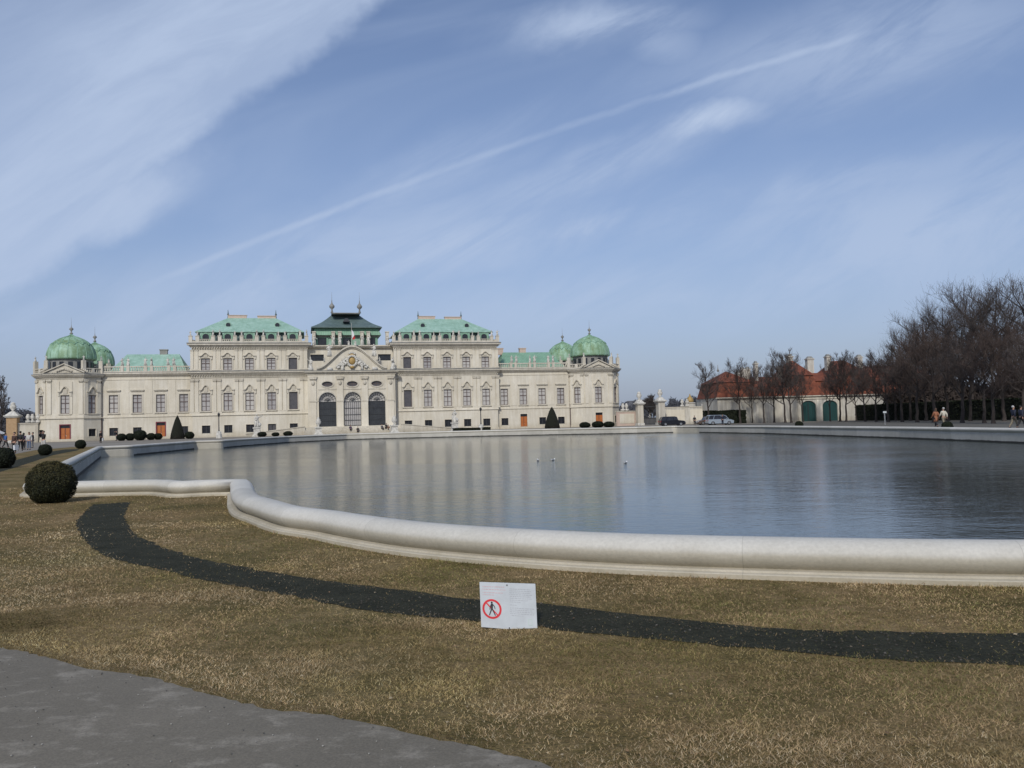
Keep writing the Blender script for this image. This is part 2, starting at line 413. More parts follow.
def pale_run(p):
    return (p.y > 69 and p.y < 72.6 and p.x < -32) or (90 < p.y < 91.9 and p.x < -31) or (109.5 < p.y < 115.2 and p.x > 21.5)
rel(loft('plinth', [(.31, -.06), (.305, .045), (.298, .053), (.245, .060), (.24, .078), (.12, .082)], 'plinth_stone', basin, False))
pr = [(.13, .078)]
for k in range(11):
    a = R(-50+k*28); pr.append((.045+.20*math.cos(a), .222+.145*math.sin(a)) if math.cos(a) > 0 else (-.045+.20*math.cos(a), .222+.145*math.sin(a)))
pr += [(-.17, .10), (-.14, .075)]
rel(loft('coping', pr, None, basin, True, pale_run, ['coping_stone', 'pale_stone']))
rel(loft('inner_wall', [(-.12, .09), (-.13, .02), (-.17, .0), (-.17, -1.0)], None, basin, False, pale_run, ['wall_stone', 'pale_stone']))

# ------------------------------------------------------------------ ground, water, lawns
def sheet(name, outer, z, mat, holes=()):
    mb = MB(); loops = [[Vector((p[0], p[1], 0)) for p in outer]]+[[Vector((p[0], p[1], 0)) for p in h] for h in holes]
    tri = tessellate_polygon(loops); fl = [v for l in loops for v in l]
    mb.add([(v.x, v.y, z) for v in fl], [tuple(t) for t in tri])
    o = mb.build(name, mat); return tag(o, kind='structure')
BIG = 3000
sheet('ground', [(-BIG, -BIG), (BIG, -BIG), (BIG, BIG), (-BIG, BIG)], 0, 'gravel', [[tuple(p) for p in CENTER]])
wpoly = offset(CENTER, -.1)
tag(sheet('water', [tuple(p) for p in wpoly], WATER, 'pool_water'), kind='structure')
# lawn on our side and round the left of the pool
edge = [at(x, y).xy for x, y in ((-260, 612), (-120, 632), (-30, 645), (31, 654), (98, 671), (156, 679), (195, 692), (266, 709), (332, 717), (400, 732), (475, 747), (550, 767), (640, 800), (760, 860))]
ipts = [i for i, p in enumerate(CENTER)]
iA = min(ipts, key=lambda i: (CENTER[i]-Vector((-35.2, 70.4))).length)
iB = min(ipts, key=lambda i: (CENTER[i]-Vector((27, 21))).length)
nearC = [CENTER[i] for i in range(0, iB+1)]; leftC = [CENTER[i] for i in range(iA, len(CENTER))]
leftedge = [at(x, y).xy for x, y in ((100, 446.6), (70, 447.2), (35, 450.2), (15, 454), (0, 457.5), (-60, 470), (-200, 500))]
def jag0(P, a):
    out = []
    for i in range(len(P)-1):
        p = Vector(P[i]); q = Vector(P[i+1]); L = (q-p).length; n = max(1, int(L/.06))
        for k in range(n):
            s = p.lerp(q, k/n); t = mnoise.noise(Vector((s.x*4, s.y*4, 5)))*a+mnoise.noise(Vector((s.x*19, s.y*19, 1)))*a*.7
            d = (q-p).normalized(); out.append(Vector((s.x-d.y*t, s.y+d.x*t)))
    return out
edge = jag0(edge, .035)
lawn_poly = [tuple(p) for p in edge]+[(12, 1.2), (45, 1.0), (45, 21)]+[tuple(p) for p in reversed(nearC)]+[tuple(p) for p in reversed(leftC)]+[tuple(p) for p in leftedge]
sheet('lawn', lawn_poly, .004, 'lawn_soil')
pave = [tuple(p) for p in edge]+[(1.5, -8), (-14, -8)]
sheet('path', pave, .006, 'asphalt')
def smooth_px(pts, n=6):
    return [tuple(p) for p in crom([at(*pts[0]).xy]+[at(*p).xy for p in pts]+[at(*pts[-1]).xy], n)]
up_e = smooth_px([(130.7, 502.3), (124.4, 516.4), (133, 532), (156, 544.5), (198, 558.6), (251, 569), (321, 580.7), (398.7, 590), (460, 598.5), (537, 604), (600, 611), (700, 622), (807, 631), (1024, 635), (1200, 640)])
lo_e = smooth_px([(92.7, 504.8), (77, 521.6), (84, 539), (106.8, 556.8), (156, 569), (215.8, 583), (286, 595.5), (356.5, 609.5), (460, 621), (540, 628), (600, 635), (765, 651), (890, 661), (1024, 667), (1200, 676)])
def jag(P, a):
    out = []
    for i in range(len(P)-1):
        p = Vector(P[i]); q = Vector(P[i+1]); L = (q-p).length; n = max(1, int(L/.08))
        for k in range(n):
            s = p.lerp(q, k/n); t = mnoise.noise(Vector((s.x*5, s.y*5, 3)))*a+mnoise.noise(Vector((s.x*17, s.y*17, 9)))*a*.6
            d = (q-p).normalized(); out.append((s.x-d.y*t, s.y+d.x*t))
    out.append(P[-1]); return out
up_e = jag(up_e, .055); lo_e = jag(lo_e, .055)
strip = up_e+lo_e[::-1]
sheet('soil_strip', strip, .008, 'dark_soil')
s2 = [at(x, y).xy for x, y in ((-80, 474), (15, 460.4), (41, 453.5), (64.5, 449.5), (80, 449.2), (77, 450.6), (54, 455), (16, 467.4), (-80, 496))]
sheet('soil_strip', [tuple(p) for p in s2], .008, 'dark_soil')
# narrow lawn and gravel walk right of the pool
simple('packed_earth', (.085, .078, .062), (.135, .125, .10), .25, 1, 18, .4)
sheet('walk', [(32.4, 15), (62, 15), (72, 60), (67, 156), (24, 148), (26, 118), (30.2, 94), (31.4, 76), (32.3, 55)], .004, 'packed_earth')

# grass blades (stuff): matted dry lawn
def pip(px, py, poly):
    inside = np.zeros(len(px), bool); n = len(poly)
    x = [p[0] for p in poly]; y = [p[1] for p in poly]; j = n-1
    for i in range(n):
        c = ((y[i] > py) != (y[j] > py))
        with np.errstate(divide='ignore', invalid='ignore'):
            xi = (x[j]-x[i])*(py-y[i])/((y[j]-y[i]) or 1e-9)+x[i]
        inside ^= c & (px < xi); j = i
    return inside
def vnoise(x, y, s, seed):
    # cheap value noise on a lattice
    g = np.random.default_rng(seed).random((256, 256)); X = x*s; Y = y*s
    xi = np.floor(X).astype(int); yi = np.floor(Y).astype(int); fx = X-xi; fy = Y-yi
    fx = fx*fx*(3-2*fx); fy = fy*fy*(3-2*fy)
    G = lambda a, b: g[a % 256, b % 256]
    return (G(xi, yi)*(1-fx)+G(xi+1, yi)*fx)*(1-fy)+(G(xi, yi+1)*(1-fx)+G(xi+1, yi+1)*fx)*fy
bands = [(2.7, 4.5, 130000), (4.5, 6.5, 170000), (6.5, 9.5, 170000), (9.5, 14, 120000), (14, 24, 90000)]
AX, AY = [], []
for y0, y1, n in bands:
    yy = rng.uniform(y0, y1, n); xx = rng.uniform(-.70, .72, n)*(yy+.4); AX.append(xx); AY.append(yy)
gx = np.concatenate(AX); gy = np.concatenate(AY)
outerR = [tuple(p) for p in offset(CENTER, .285)]
outerN = [tuple(p) for p in offset(CENTER, .40)]
k = pip(gx, gy, lawn_poly) & ~pip(gx, gy, outerR)
ins = pip(gx+rng.normal(scale=.085, size=len(gx)), gy+rng.normal(scale=.06, size=len(gx)), strip); k &= ~(ins & (rng.random(len(gx)) > .05))
gx, gy = gx[k], gy[k]
cl = vnoise(gx, gy, 2.2, 1)*.5+vnoise(gx, gy, 6, 2)*.3+vnoise(gx, gy, 17, 3)*.2
k = rng.random(len(gx)) < np.clip(.25+1.5*(cl-.2), .25, 1); gx, gy, cl = gx[k], gy[k], cl[k]
n = len(gx); d = np.hypot(gx, gy)
L = rng.uniform(.006, .019, n)*(.55+.9*cl)*np.where(rng.random(n) < .02, 1.9, 1); w = np.maximum(.0018, d*.00036)*rng.uniform(.8, 1.6, n)
th = rng.uniform(0, 2*np.pi, n); lean = rng.uniform(.5, 2.2, n)
nearrim = pip(gx, gy, outerN); L = np.where(nearrim, L*rng.uniform(1, 2.6, n), L); lean = np.where(nearrim, lean*.6, lean)
tip = np.stack([gx+np.cos(th)*L*lean, gy+np.sin(th)*L*lean, .006+L*rng.uniform(.5, 1, n)], 1)
ph = rng.uniform(0, 2*np.pi, n)
b0 = np.stack([gx+np.cos(ph)*w, gy+np.sin(ph)*w, np.full(n, .002)], 1); b1 = np.stack([gx-np.cos(ph)*w, gy-np.sin(ph)*w, np.full(n, .002)], 1)
V = np.empty((n*3, 3), np.float32); V[0::3] = b0; V[1::3] = b1; V[2::3] = tip
me = bpy.data.meshes.new('grass'); me.vertices.add(n*3); me.vertices.foreach_set('co', V.ravel())
me.loops.add(n*3); me.loops.foreach_set('vertex_index', np.arange(n*3, dtype=np.int32))
me.polygons.add(n); me.polygons.foreach_set('loop_start', np.arange(0, n*3, 3, dtype=np.int32)); me.polygons.foreach_set('loop_total', np.full(n, 3, np.int32))
me.update(calc_edges=True)
pal = np.array([(.44, .33, .19), (.36, .262, .14), (.49, .40, .26), (.21, .175, .075), (.145, .14, .05), (.28, .195, .11)])
big = vnoise(gx, gy, .35, 5)*.5+vnoise(gx, gy, 1.3, 6)*.5
pr_ = np.clip(rng.random(n)*.7+(big-.30)*1.0, 0, .999)
idx = np.choose(np.digitize(pr_, [.20, .36, .52, .78, .93]), [4, 3, 5, 1, 0, 2])
patch_c = at(12, 622)
bare = np.clip(1-np.hypot((gx-patch_c.x)/.75, (gy-patch_c.y)/.55)+.5*(vnoise(gx, gy, 3, 12)-.5), 0, 1)[:, None]  # mask of one patch where the grass tint goes darker
pal = pal*1.1
c3 = (1-.6*np.clip(bare*2.2, 0, 1))*pal[idx]*rng.uniform(.85, 1.1, (n, 1))*(.40+1.2*(.35*vnoise(gx, gy, 1.1, 7)+.3*vnoise(gx, gy*1.5, 3.4, 8)+.35*vnoise(gx, gy*1.3, 9, 9)))[:, None]*1.22
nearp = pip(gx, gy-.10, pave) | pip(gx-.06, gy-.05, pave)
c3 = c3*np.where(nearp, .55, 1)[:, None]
gp_ = np.clip((vnoise(gx, gy, .9, 21)*.6+vnoise(gx, gy, 2.6, 22)*.4-.52)*5, 0, 1)[:, None]
c3 = c3*(1-gp_*.4)+c3*np.array((.70, .80, .46))*gp_*.4
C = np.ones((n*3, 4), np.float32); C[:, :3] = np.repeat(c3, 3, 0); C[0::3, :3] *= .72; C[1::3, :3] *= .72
ca = me.color_attributes.new('tint', 'FLOAT_COLOR', 'POINT'); ca.data.foreach_set('color', C.ravel())
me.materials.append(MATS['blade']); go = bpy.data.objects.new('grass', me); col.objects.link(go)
tag(go, 'dry straw coloured winter grass covering the lawn', 'grass', kind='stuff')

# loose grit and leaf litter (stuff)
def litter(name, n, region, smin, smax, mats, lab, cat, seed, flat_=False):
    r = random.Random(seed); mb = MB(); rr_ = np.random.default_rng(seed)
    X_ = rr_.uniform(-5, 6, n*12); Y_ = rr_.uniform(3.0, 12 if flat_ else 7.5, n*12); ok_ = pip(X_, Y_, region)
    for x, y in list(zip(X_[ok_], Y_[ok_]))[:n]:
        s_ = r.uniform(smin, smax); M = Matrix.Translation((x, y, .012 if not flat_ else .022)) @ Matrix.Rotation(r.uniform(0, 6.3), 4, 'Z') @ Matrix.Rotation(r.uniform(-.5, .5), 4, 'X')
        if flat_: mb.add([(-s_, 0, 0), (-s_*.3, s_*.5, .004), (s_*.6, s_*.4, 0), (s_, 0, .006), (s_*.4, -s_*.5, 0), (-s_*.4, -s_*.45, .004)], [(0, 1, 2, 3, 4, 5)], r.randrange(len(mats)), M)
        else: mb.sphere((0, 0, 0), s_, 5, r.randrange(len(mats)), (1, .8, .6), M)
    tag(mb.build(name, mats), lab, cat, kind='stuff')
simple('grit_pale', (.26, .25, .22), (.40, .38, .34), 20); simple('grit_dark', (.07, .065, .055), (.13, .12, .10), 20)
simple('clod', (.025, .023, .017), (.06, .055, .04), 20); simple('leaf_dry', (.16, .09, .045), (.30, .19, .10), 20); simple('leaf_pale', (.26, .20, .12), (.36, .30, .20), 20)
litter('grit', 450, pave, .002, .006, ['grit_pale', 'grit_dark'], 'loose grit scattered over the grey path', 'grit', 1)
litter('grit', 700, strip, .003, .012, ['clod', 'clod', 'clod', 'clod', 'grit_dark', 'clod', 'clod', 'clod', 'clod'], 'small stones and clods lying in the dark soil strip', 'grit', 2, False)
litter('leaf_litter', 260, lawn_poly, .006, .015, ['leaf_dry', 'leaf_pale'], 'dry fallen leaves scattered on the lawn', 'leaves', 3, True)

# ------------------------------------------------------------------ leafy clipped shrubs
def leaf_mesh(name, pts_fn, n, size, seed, core, pal_top, pal_low, smooth_core=True):
    r = np.random.default_rng(seed)
    P, Nn, tp = pts_fn(r, n)
    t1 = r.normal(size=(n, 3)); t1 -= 0
    nn = Nn+r.normal(scale=.55, size=(n, 3)); nn /= np.linalg.norm(nn, axis=1)[:, None]
    a = np.cross(nn, t1); a /= np.linalg.norm(a, axis=1)[:, None]; b = np.cross(nn, a)
    s = size*r.uniform(.6, 1.4, (n, 1))
    V = np.empty((n*4, 3), np.float32); V[0::4] = P-a*s*.5; V[1::4] = P+b*s*.32; V[2::4] = P+a*s*.5; V[3::4] = P-b*s*.32
    nv = len(V); me = bpy.data.meshes.new(name)
    cv = np.array(core.v, np.float32); allv = np.concatenate([V, cv])
    faces = [tuple(range(i*4, i*4+4)) for i in range(n)]+[tuple(q+nv for q in f) for f in core.f]
    me.from_pydata(allv.tolist(), [], faces)
    me.materials.append(MATS['box_leaf']); me.materials.append(MATS['leaf_core'])
    me.polygons.foreach_set('material_index', [0]*n+[1]*len(core.f))
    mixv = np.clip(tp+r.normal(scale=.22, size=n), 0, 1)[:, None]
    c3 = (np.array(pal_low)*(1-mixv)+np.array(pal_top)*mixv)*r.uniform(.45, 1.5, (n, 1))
    C = np.ones((len(allv), 4), np.float32); C[:n*4, :3] = np.repeat(c3, 4, 0)
    ca = me.color_attributes.new('tint', 'FLOAT_COLOR', 'POINT'); ca.data.foreach_set('color', C.ravel())
    return me
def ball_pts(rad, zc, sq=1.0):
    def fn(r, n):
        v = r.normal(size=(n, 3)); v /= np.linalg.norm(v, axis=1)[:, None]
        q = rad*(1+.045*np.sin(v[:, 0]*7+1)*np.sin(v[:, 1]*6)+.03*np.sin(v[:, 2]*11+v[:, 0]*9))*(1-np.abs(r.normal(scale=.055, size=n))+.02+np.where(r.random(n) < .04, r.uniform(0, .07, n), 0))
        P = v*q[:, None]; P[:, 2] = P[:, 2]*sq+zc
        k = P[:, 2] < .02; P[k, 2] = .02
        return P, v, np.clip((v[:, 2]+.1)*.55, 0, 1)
    return fn
def ball_core(rad, zc, sq=1.0):
    mb = MB(); mb.sphere((0, 0, zc), rad*.93, 18, 0, (1, 1, sq)); return mb
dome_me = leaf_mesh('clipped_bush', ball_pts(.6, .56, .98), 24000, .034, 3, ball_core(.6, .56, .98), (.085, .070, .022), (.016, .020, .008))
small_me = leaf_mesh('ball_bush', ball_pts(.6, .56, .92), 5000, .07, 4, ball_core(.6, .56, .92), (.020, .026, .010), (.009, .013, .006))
def bush(me, x, y_base, wpx, label, z=0, name='ball_bush', group='round clipped bushes', d=None, sq=1):
    p = at(x, y_base) if d is None else Vector((atd(x, y_base, d).x, d, 0))
    o = bpy.data.objects.new(name, me); col.objects.link(o)
    rad = wpx/2*p.y/F; p = p*(1+(rad*.35/p.y if d is None else 0))
    s = rad/.6; o.location = (p.x, p.y, -.03); o.scale = (s, s, s*sq); o.rotation_euler = (0, 0, random.uniform(0, 6))
    return tag(o, label, 'bush', group)
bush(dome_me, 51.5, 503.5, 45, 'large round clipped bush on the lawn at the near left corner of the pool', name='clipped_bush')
bush(small_me, 2.5, 468.5, 23, 'round clipped bush cut off by the left edge of the photo')
bush(small_me, 45, 455.5, 12.5, 'small round bush on the lawn in front of the man with raised elbows')
bush(small_me, 80.5, 448.8, 10, 'small round bush on the lawn beside the far left end of the pool')
for x, wd, d_, lab in ((121.5, 9, 140, 'leftmost round bush of the clump near the palace drainpipe'), (130, 9, 141, 'second bush from the left in the clump near the palace drainpipe'),
                   (140, 12.5, 139, 'largest round bush of the clump under the palace windows'), (151, 8.5, 142, 'round bush just left of the wooden door framed in dark red'),
                   (158, 8, 143, 'round bush right in front of the wooden door framed in dark red'), (189.5, 9, 143, 'lone low bush right of the left cone of yew'),
                   (262, 9, 147, 'wide low bush right beside the left pedestal statue'), (275.5, 7.5, 147, 'middle bush between left pedestal statue and ramp'),
                   (288, 9, 147, 'low bush by the foot of the left ramp'), (585, 11, 150, 'low green bush below the blank panel of the right pavilion'),
                   (598, 12, 150, 'dark low bush left of the right pavilion door'), (609, 11, 150, 'dark low bush right of the right pavilion door')):
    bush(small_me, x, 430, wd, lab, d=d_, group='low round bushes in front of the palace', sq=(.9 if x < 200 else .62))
bush(small_me, 799, 423, 8, 'small dark ball bush behind the right side of the pool near the green gates', d=91)
bush(small_me, 947, 423, 10.5, 'ball bush beside the person in the cream jacket', d=62.5)
# yew cones
def cone_pts(r, n):
    t = 1-np.sqrt(r.random(n)); a = r.uniform(0, 2*np.pi, n); rad = 1.32*(1-t)**.8*(1-np.abs(r.normal(scale=.05, size=n)))*(1-.12*(1-t)**6)
    P = np.stack([rad*np.cos(a), rad*np.sin(a), t*4.1+.02], 1); N = np.stack([np.cos(a), np.sin(a), np.full(n, .3)], 1)
    return P, N, t*.3+.1
cc = MB(); cc.lathe([(1.15, .02), (1.1, .8), (.8, 2), (.45, 3.2), (.1, 3.95)], n=16)
cone_me = leaf_mesh('yew_cone', cone_pts, 7000, .12, 9, cc, (.034, .022, .016), (.015, .012, .010))
for x, d_, s, lab in ((177.5, 145, (1.02, 1.02, 1.02), 'tall dark cone of clipped yew between palace doors on the left'), (552.5, 152, (1.2, 1.2, 1.0), 'tall dark cone of clipped yew in front of the right wing of the palace')):
    o = bpy.data.objects.new('yew_cone', cone_me); col.objects.link(o); o.location = (atd(x, 435, d_).x, d_, 0); o.scale = s
    tag(o, lab, 'topiary', 'clipped yew cones')
# low clipped hedge in front of the right block
def hedge_obj(name, p0, p1, h, wdt, lab, seed, leaf=.12, n=6000, tone=1.0):
    p0 = Vector(p0); p1 = Vector(p1); dv = p1-p0; Lh = dv.length; ang = math.atan2(dv.y, dv.x)
    def fn(r, n):
        u = r.uniform(0, Lh, n); s = r.random(n); side = s < .45; top = ~side & (s < .8)
        P = np.zeros((n, 3)); N = np.zeros((n, 3))
        jit = np.abs(r.normal(scale=.04, size=n))
        P[:, 0] = u
        back = ~side & ~top
        P[side, 1] = -wdt/2+jit[side]; P[side, 2] = r.uniform(0, h, side.sum()); N[side, 1] = -1
        P[back, 1] = wdt/2-jit[back]; P[back, 2] = r.uniform(0, h, back.sum()); N[back, 1] = 1
        P[top, 1] = r.uniform(-wdt/2, wdt/2, top.sum()); P[top, 2] = h-jit[top]+.05*np.sin(u[top]*1.3); N[top, 2] = 1
        return P, N, np.where(top, .8, .15)
    core = MB(); core.box(.05, Lh-.05, -wdt/2+.08, wdt/2-.08, 0, h-.08)
    me = leaf_mesh(name, fn, n, leaf, seed, core, tuple(k*tone for k in (.022, .028, .012)), tuple(k*tone for k in (.008, .012, .006)))
    o = bpy.data.objects.new(name, me); col.objects.link(o); o.location = (p0.x, p0.y, 0); o.rotation_euler = (0, 0, ang)
    return tag(o, lab, 'hedge')
a_ = atd(453, 430, 148); b_ = atd(490, 430, 149)
hedge_obj('low_hedge', (a_.x, 148), (b_.x, 149.5), .62, 1.2, 'long low dark hedge below the palace lamp post on the right', 5)
hedge_obj('tall_hedge', (66, 158), (70.5, 62), 2.9, 1.6, 'long tall dark hedge behind the row of bare trees on the right', 6, .3, 16000)
a_ = atd(704, 420, 163); b_ = atd(745, 420, 164)
hedge_obj('tall_hedge', (a_.x, 163), (b_.x, 164), 2.6, 1.4, 'dark square cut hedge directly behind the parked silver van', 8, .3, 5000)

# ------------------------------------------------------------------ palace
PA = R(14); PX, PY = -70.5+39.1*.978, 159+39.1*.21
PM = T(PX, PY, 0, PA)
def pal(u, v, w=0): return PM @ Vector((u, -v, w))
def pu(x, y, v):                        # facade coordinate seen at a pixel on the plane v
    r = ray(x, y); n = Vector((math.sin(PA), -math.cos(PA), 0)); p = pal(0, v)
    t = p.dot(n)/r.dot(n); q = r*t-p
    return q.x*math.cos(PA)+q.y*math.sin(PA)
PX -= .25*math.cos(PA); PY -= .25*math.sin(PA)
palace = tag(empty('palace', (PX, PY, 0), PA), 'long cream baroque palace with green copper roofs, corner domes and arched centre beyond the pool', 'palace')

# --- window kinds (root mesh = frame; children pane and surround)
def arc_pts(w, zs, rise, n=10):         # right to left over the top
    return [(w*math.cos(math.pi*k/n), zs+rise*math.sin(math.pi*k/n)) for k in range(n+1)]
def make_window(w, h, glass, hood=None, cross=(1, 2), frame='frame_brown', sur=.2, sill=True):
    f = MB(); t = .09; y0, y1 = .16, .24
    f.box(-w/2, -w/2+t, y0, y1, 0, h); f.box(w/2-t, w/2, y0, y1, 0, h); f.box(-w/2+t, w/2-t, y0, y1, 0, t); f.box(-w/2+t, w/2-t, y0, y1, h-t, h)
    if cross[0]: f.box(-.06, .06, y0, y1, t, h-t)
    if cross[1] == 2: f.box(-w/2+t, w/2-t, y0-.01, y1, h*.55, h*.55+.13); 
    if cross[1] == 3:
        for q in (.3, .6): f.box(-w/2+t, w/2-t, y0-.01, y1, h*q, h*q+.08)
    if cross[1] == 2:
        for q in (.27, .79): f.box(-w/2+t, w/2-t, y0+.01, y1, h*q, h*q+.045)
    o = f.build('window', frame)
    MB().box(-w/2+.01, w/2-.01, .25, .29, .01, h-.01).build('window_pane', glass, o)
    s = MB()
    s.box(-w/2-sur, -w/2, -.08, .03, -.02, h); s.box(w/2, w/2+sur, -.08, .03, -.02, h); s.box(-w/2-sur, w/2+sur, -.08, .03, h, h+sur)
    if sill: s.box(-w/2-sur-.12, w/2+sur+.12, -.22, .03, -.2, -.023)
    if hood == 'flat':
        s.box(-w/2-.42, w/2+.42, -.3, .03, h+.78, h+.98); s.box(-w/2-.3, w/2+.3, -.17, .03, h+.62, h+.777)
    if hood in ('ogee', 'small'):
        k = 1 if hood == 'ogee' else .62; b = h+sur+.32*k
        def zc(x):
            q = abs(x)/(w/2+.45); return b+(.95*k*(math.cos(min(1, q/.72)*math.pi)*.5+.5))
        N = 16; xs = [-(w/2+.45)+(w+.9)*i/N for i in range(N+1)]
        for i in range(N):
            x0, x1 = xs[i], xs[i+1]; za, zb = zc(x0), zc(x1)
            vs = [(x0, -.34, za), (x1, -.34, zb), (x1, .03, zb), (x0, .03, za), (x0, -.34, za+.2*k), (x1, -.34, zb+.2*k), (x1, .03, zb+.2*k), (x0, .03, za+.2*k)]
            s.add(vs, [(0, 3, 2, 1), (4, 5, 6, 7), (0, 1, 5, 4), (3, 7, 6, 2)]+([(0, 4, 7, 3)] if i == 0 else [])+([(1, 2, 6, 5)] if i == N-1 else []))
        s.box(-.34, .34, -.14, .03, h+sur+.02, b+.6*k)
        for sx in (-1, 1): s.box(sx*(w/2+.28)-.13, sx*(w/2+.28)+.13, -.2, .03, h-.2, b)
    s.build('window_surround', 'stone_trim' if hood else 'plaster_light', o)
    return freeze(o)
PROTO = dict(
    main=make_window(1.62, 3.45, 'window_glass', 'ogee'), main_dark=make_window(1.62, 3.45, 'grey_glass', 'ogee', (0, 0)),
    upper=make_window(1.62, 2.3, 'window_glass', 'small'), upper_dark=make_window(1.62, 2.3, 'grey_glass', 'small', (0, 0)),
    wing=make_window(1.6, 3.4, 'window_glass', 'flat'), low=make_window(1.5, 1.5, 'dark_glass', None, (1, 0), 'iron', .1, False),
    low_grey=make_window(1.5, 1.5, 'grey_glass', None, (1, 0), 'iron', .1, False),
    narrow=make_window(1.5, 3.4, 'window_glass', 'ogee'))
first = {k: True for k in PROTO}
def place_win(kind, x, y, z, rz=0):
    o = PROTO[kind]
    if first[kind]: o.parent = palace; o.location = (x, y, z); o.rotation_euler = (0, 0, rz); first[kind] = False; return o
    return copy_tree(o, palace, (x, y, z), rz)
def make_door(w, h, mat, red=False):
    o = MB().box(-w/2, w/2, .2, .28, 0, h-.55).build('door', mat)
    p = MB()
    for sx in (-1, 1):
        for a, b in ((.15, 1.15), (1.3, h-.75)): p.box(sx*w/4-w*.17, sx*w/4+w*.17, .165, .2, a, b)
    p.build('door_panel', mat, o)
    MB().box(-.04, .04, .15, .199, 0, h-.56).build('door_joint', 'wood_dark', o)
    MB().box(-w/2, w/2, .2, .28, h-.55, h).build('transom', 'dark_glass', o)
    s = MB(); s.box(-w/2-.16, -w/2, -.07, .25, 0, h); s.box(w/2, w/2+.16, -.07, .25, 0, h); s.box(-w/2-.16, w/2+.16, -.07, .25, h, h+.16)
    s.build('door_surround', 'frame_red' if red else 'plaster_light', o)
    MB().sphere((.14, .14, 1.05), .05, 6).build('handle', 'alloy', o)
    return o

# --- wings
GB = .0
def band(mb, x0, x1, yf, z0, z1, p, ends=(0, 0)): mb.box(x0-ends[0], x1+ends[1], yf-p, yf+.02, z0, z1)
wing_u = (31.75, 35.9, 40.05, 44.2)
for sgn in (-1, 1):
    wall = MB(); holes = []
    us = sorted(sgn*u for u in wing_u)
    a, b = (-46.2, -30.1) if sgn < 0 else (30.1, 46.2)
    door_u = sgn*35.9
    for u in us:
        holes.append((u-.8, u+.8, 5.08, 8.48))
        if abs(u-door_u) < .1: holes.append((u-.75, u+.75, GB, 3.1))
        else: holes.append((u-.75, u+.75, .8, 2.3))
    wall.rects(T(0, 0), a, b, -.3, 12.3, holes, .32)
    wall.box(a, b, .4, 20, 11.9, 12.28); wall.add([(a, 20, 0), (b, 20, 0), (b, 20, 12.3), (a, 20, 12.3)], [(0, 1, 2, 3)])
    wall.build('wing_wall', 'plaster', palace)
    for u in us:
        place_win('wing', u, 0, 5.08)
        if abs(u-door_u) > .1: place_win('low', u, 0, .8)
    dd = make_door(1.5, 3.1, 'wood_orange', sgn < 0); dd.parent = palace; dd.location = (door_u, 0, GB)
    tr = MB(); band(tr, a, b, 0, 4.2, 4.38, .14); band(tr, a, b, 0, 4.383, 4.55, .08); band(tr, a, b, 0, -.1, .42, .10)
    for u in us: tr.box(u-1.25, u+1.25, -.045, .01, 4.72, 4.86)
    # panel strips between windows
    e = [a+.0]+[ (us[i]+us[i+1])/2 for i in range(3)]+[b]
    for u in e[1:-1]: tr.box(u-.62, u+.62, -.06, .01, 4.9, 11.2)
    for u in us: tr.add([], [])
    band(tr, a, b, 0, 11.35, 11.5, .1)
    tr.build('string_course', 'plaster_light', palace)
    co_ = MB(); band(co_, a, b, 0, 12.0, 12.2, .2); band(co_, a, b, 0, 12.2, 12.42, .42); band(co_, a, b, 0, 12.42, 12.72, .62)
    co_.build('cornice', 'stone_trim', palace)
    MB().box(a, b, -.66, .3, 12.723, 12.80).build('cornice_flashing', 'cornice_lead', palace)
    bl = MB(); bl.box(a, b, -.38, -.02, 12.8, 13.0); bl.box(a, b, -.36, -.04, 13.72, 13.92)
    posts = [(us[i]+us[i+1])/2 for i in range(3)]
    n_ = int((b-a)/.42)
    for i in range(n_):
        x = a+.2+i*.42
        if min(abs(x-p) for p in posts) > .75: bl.lathe([(.06, 0), (.12, .2), (.06, .5), (.09, .72)], (x, -.2, 13.0), 6)
    for p in posts:
        for q in (-.52, .52): bl.box(p+q-.27, p+q+.27, -.42, .02, 12.8, 14.05)
    bl.build('balustrade', 'stone_trim', palace)
    rf = MB(); ra, rb = (-45.6, -31.4) if sgn < 0 else (31.4, 46.4)
    v0 = [(ra, 1.8, 12.75), (rb, 1.8, 12.75), (rb, 15, 12.75), (ra, 15, 12.75), (ra+2.2, 8.2, 16.9), (rb-2.2, 8.2, 16.9), (rb-2.2, 8.6, 16.9), (ra+2.2, 8.6, 16.9)]
    rf.add(v0, [(0, 1, 5, 4), (1, 2, 6, 5), (2, 3, 7, 6), (3, 0, 4, 7), (4, 5, 6, 7)])
    rf = rf.build('wing_roof', 'verdigris' if sgn < 0 else 'verdigris_pale', palace)
    for cx in ((-36.6,) if sgn < 0 else (33.0, 38.2)):
        ch = MB(); ch.box(cx-.7, cx+.7, 8.1, 9.1, 16.4, 17.7); ch.box(cx-.8, cx+.8, 8.0, 9.2, 17.703, 17.9); ch.build('chimney', 'cornice_lead' if sgn < 0 else 'pink_render', rf)

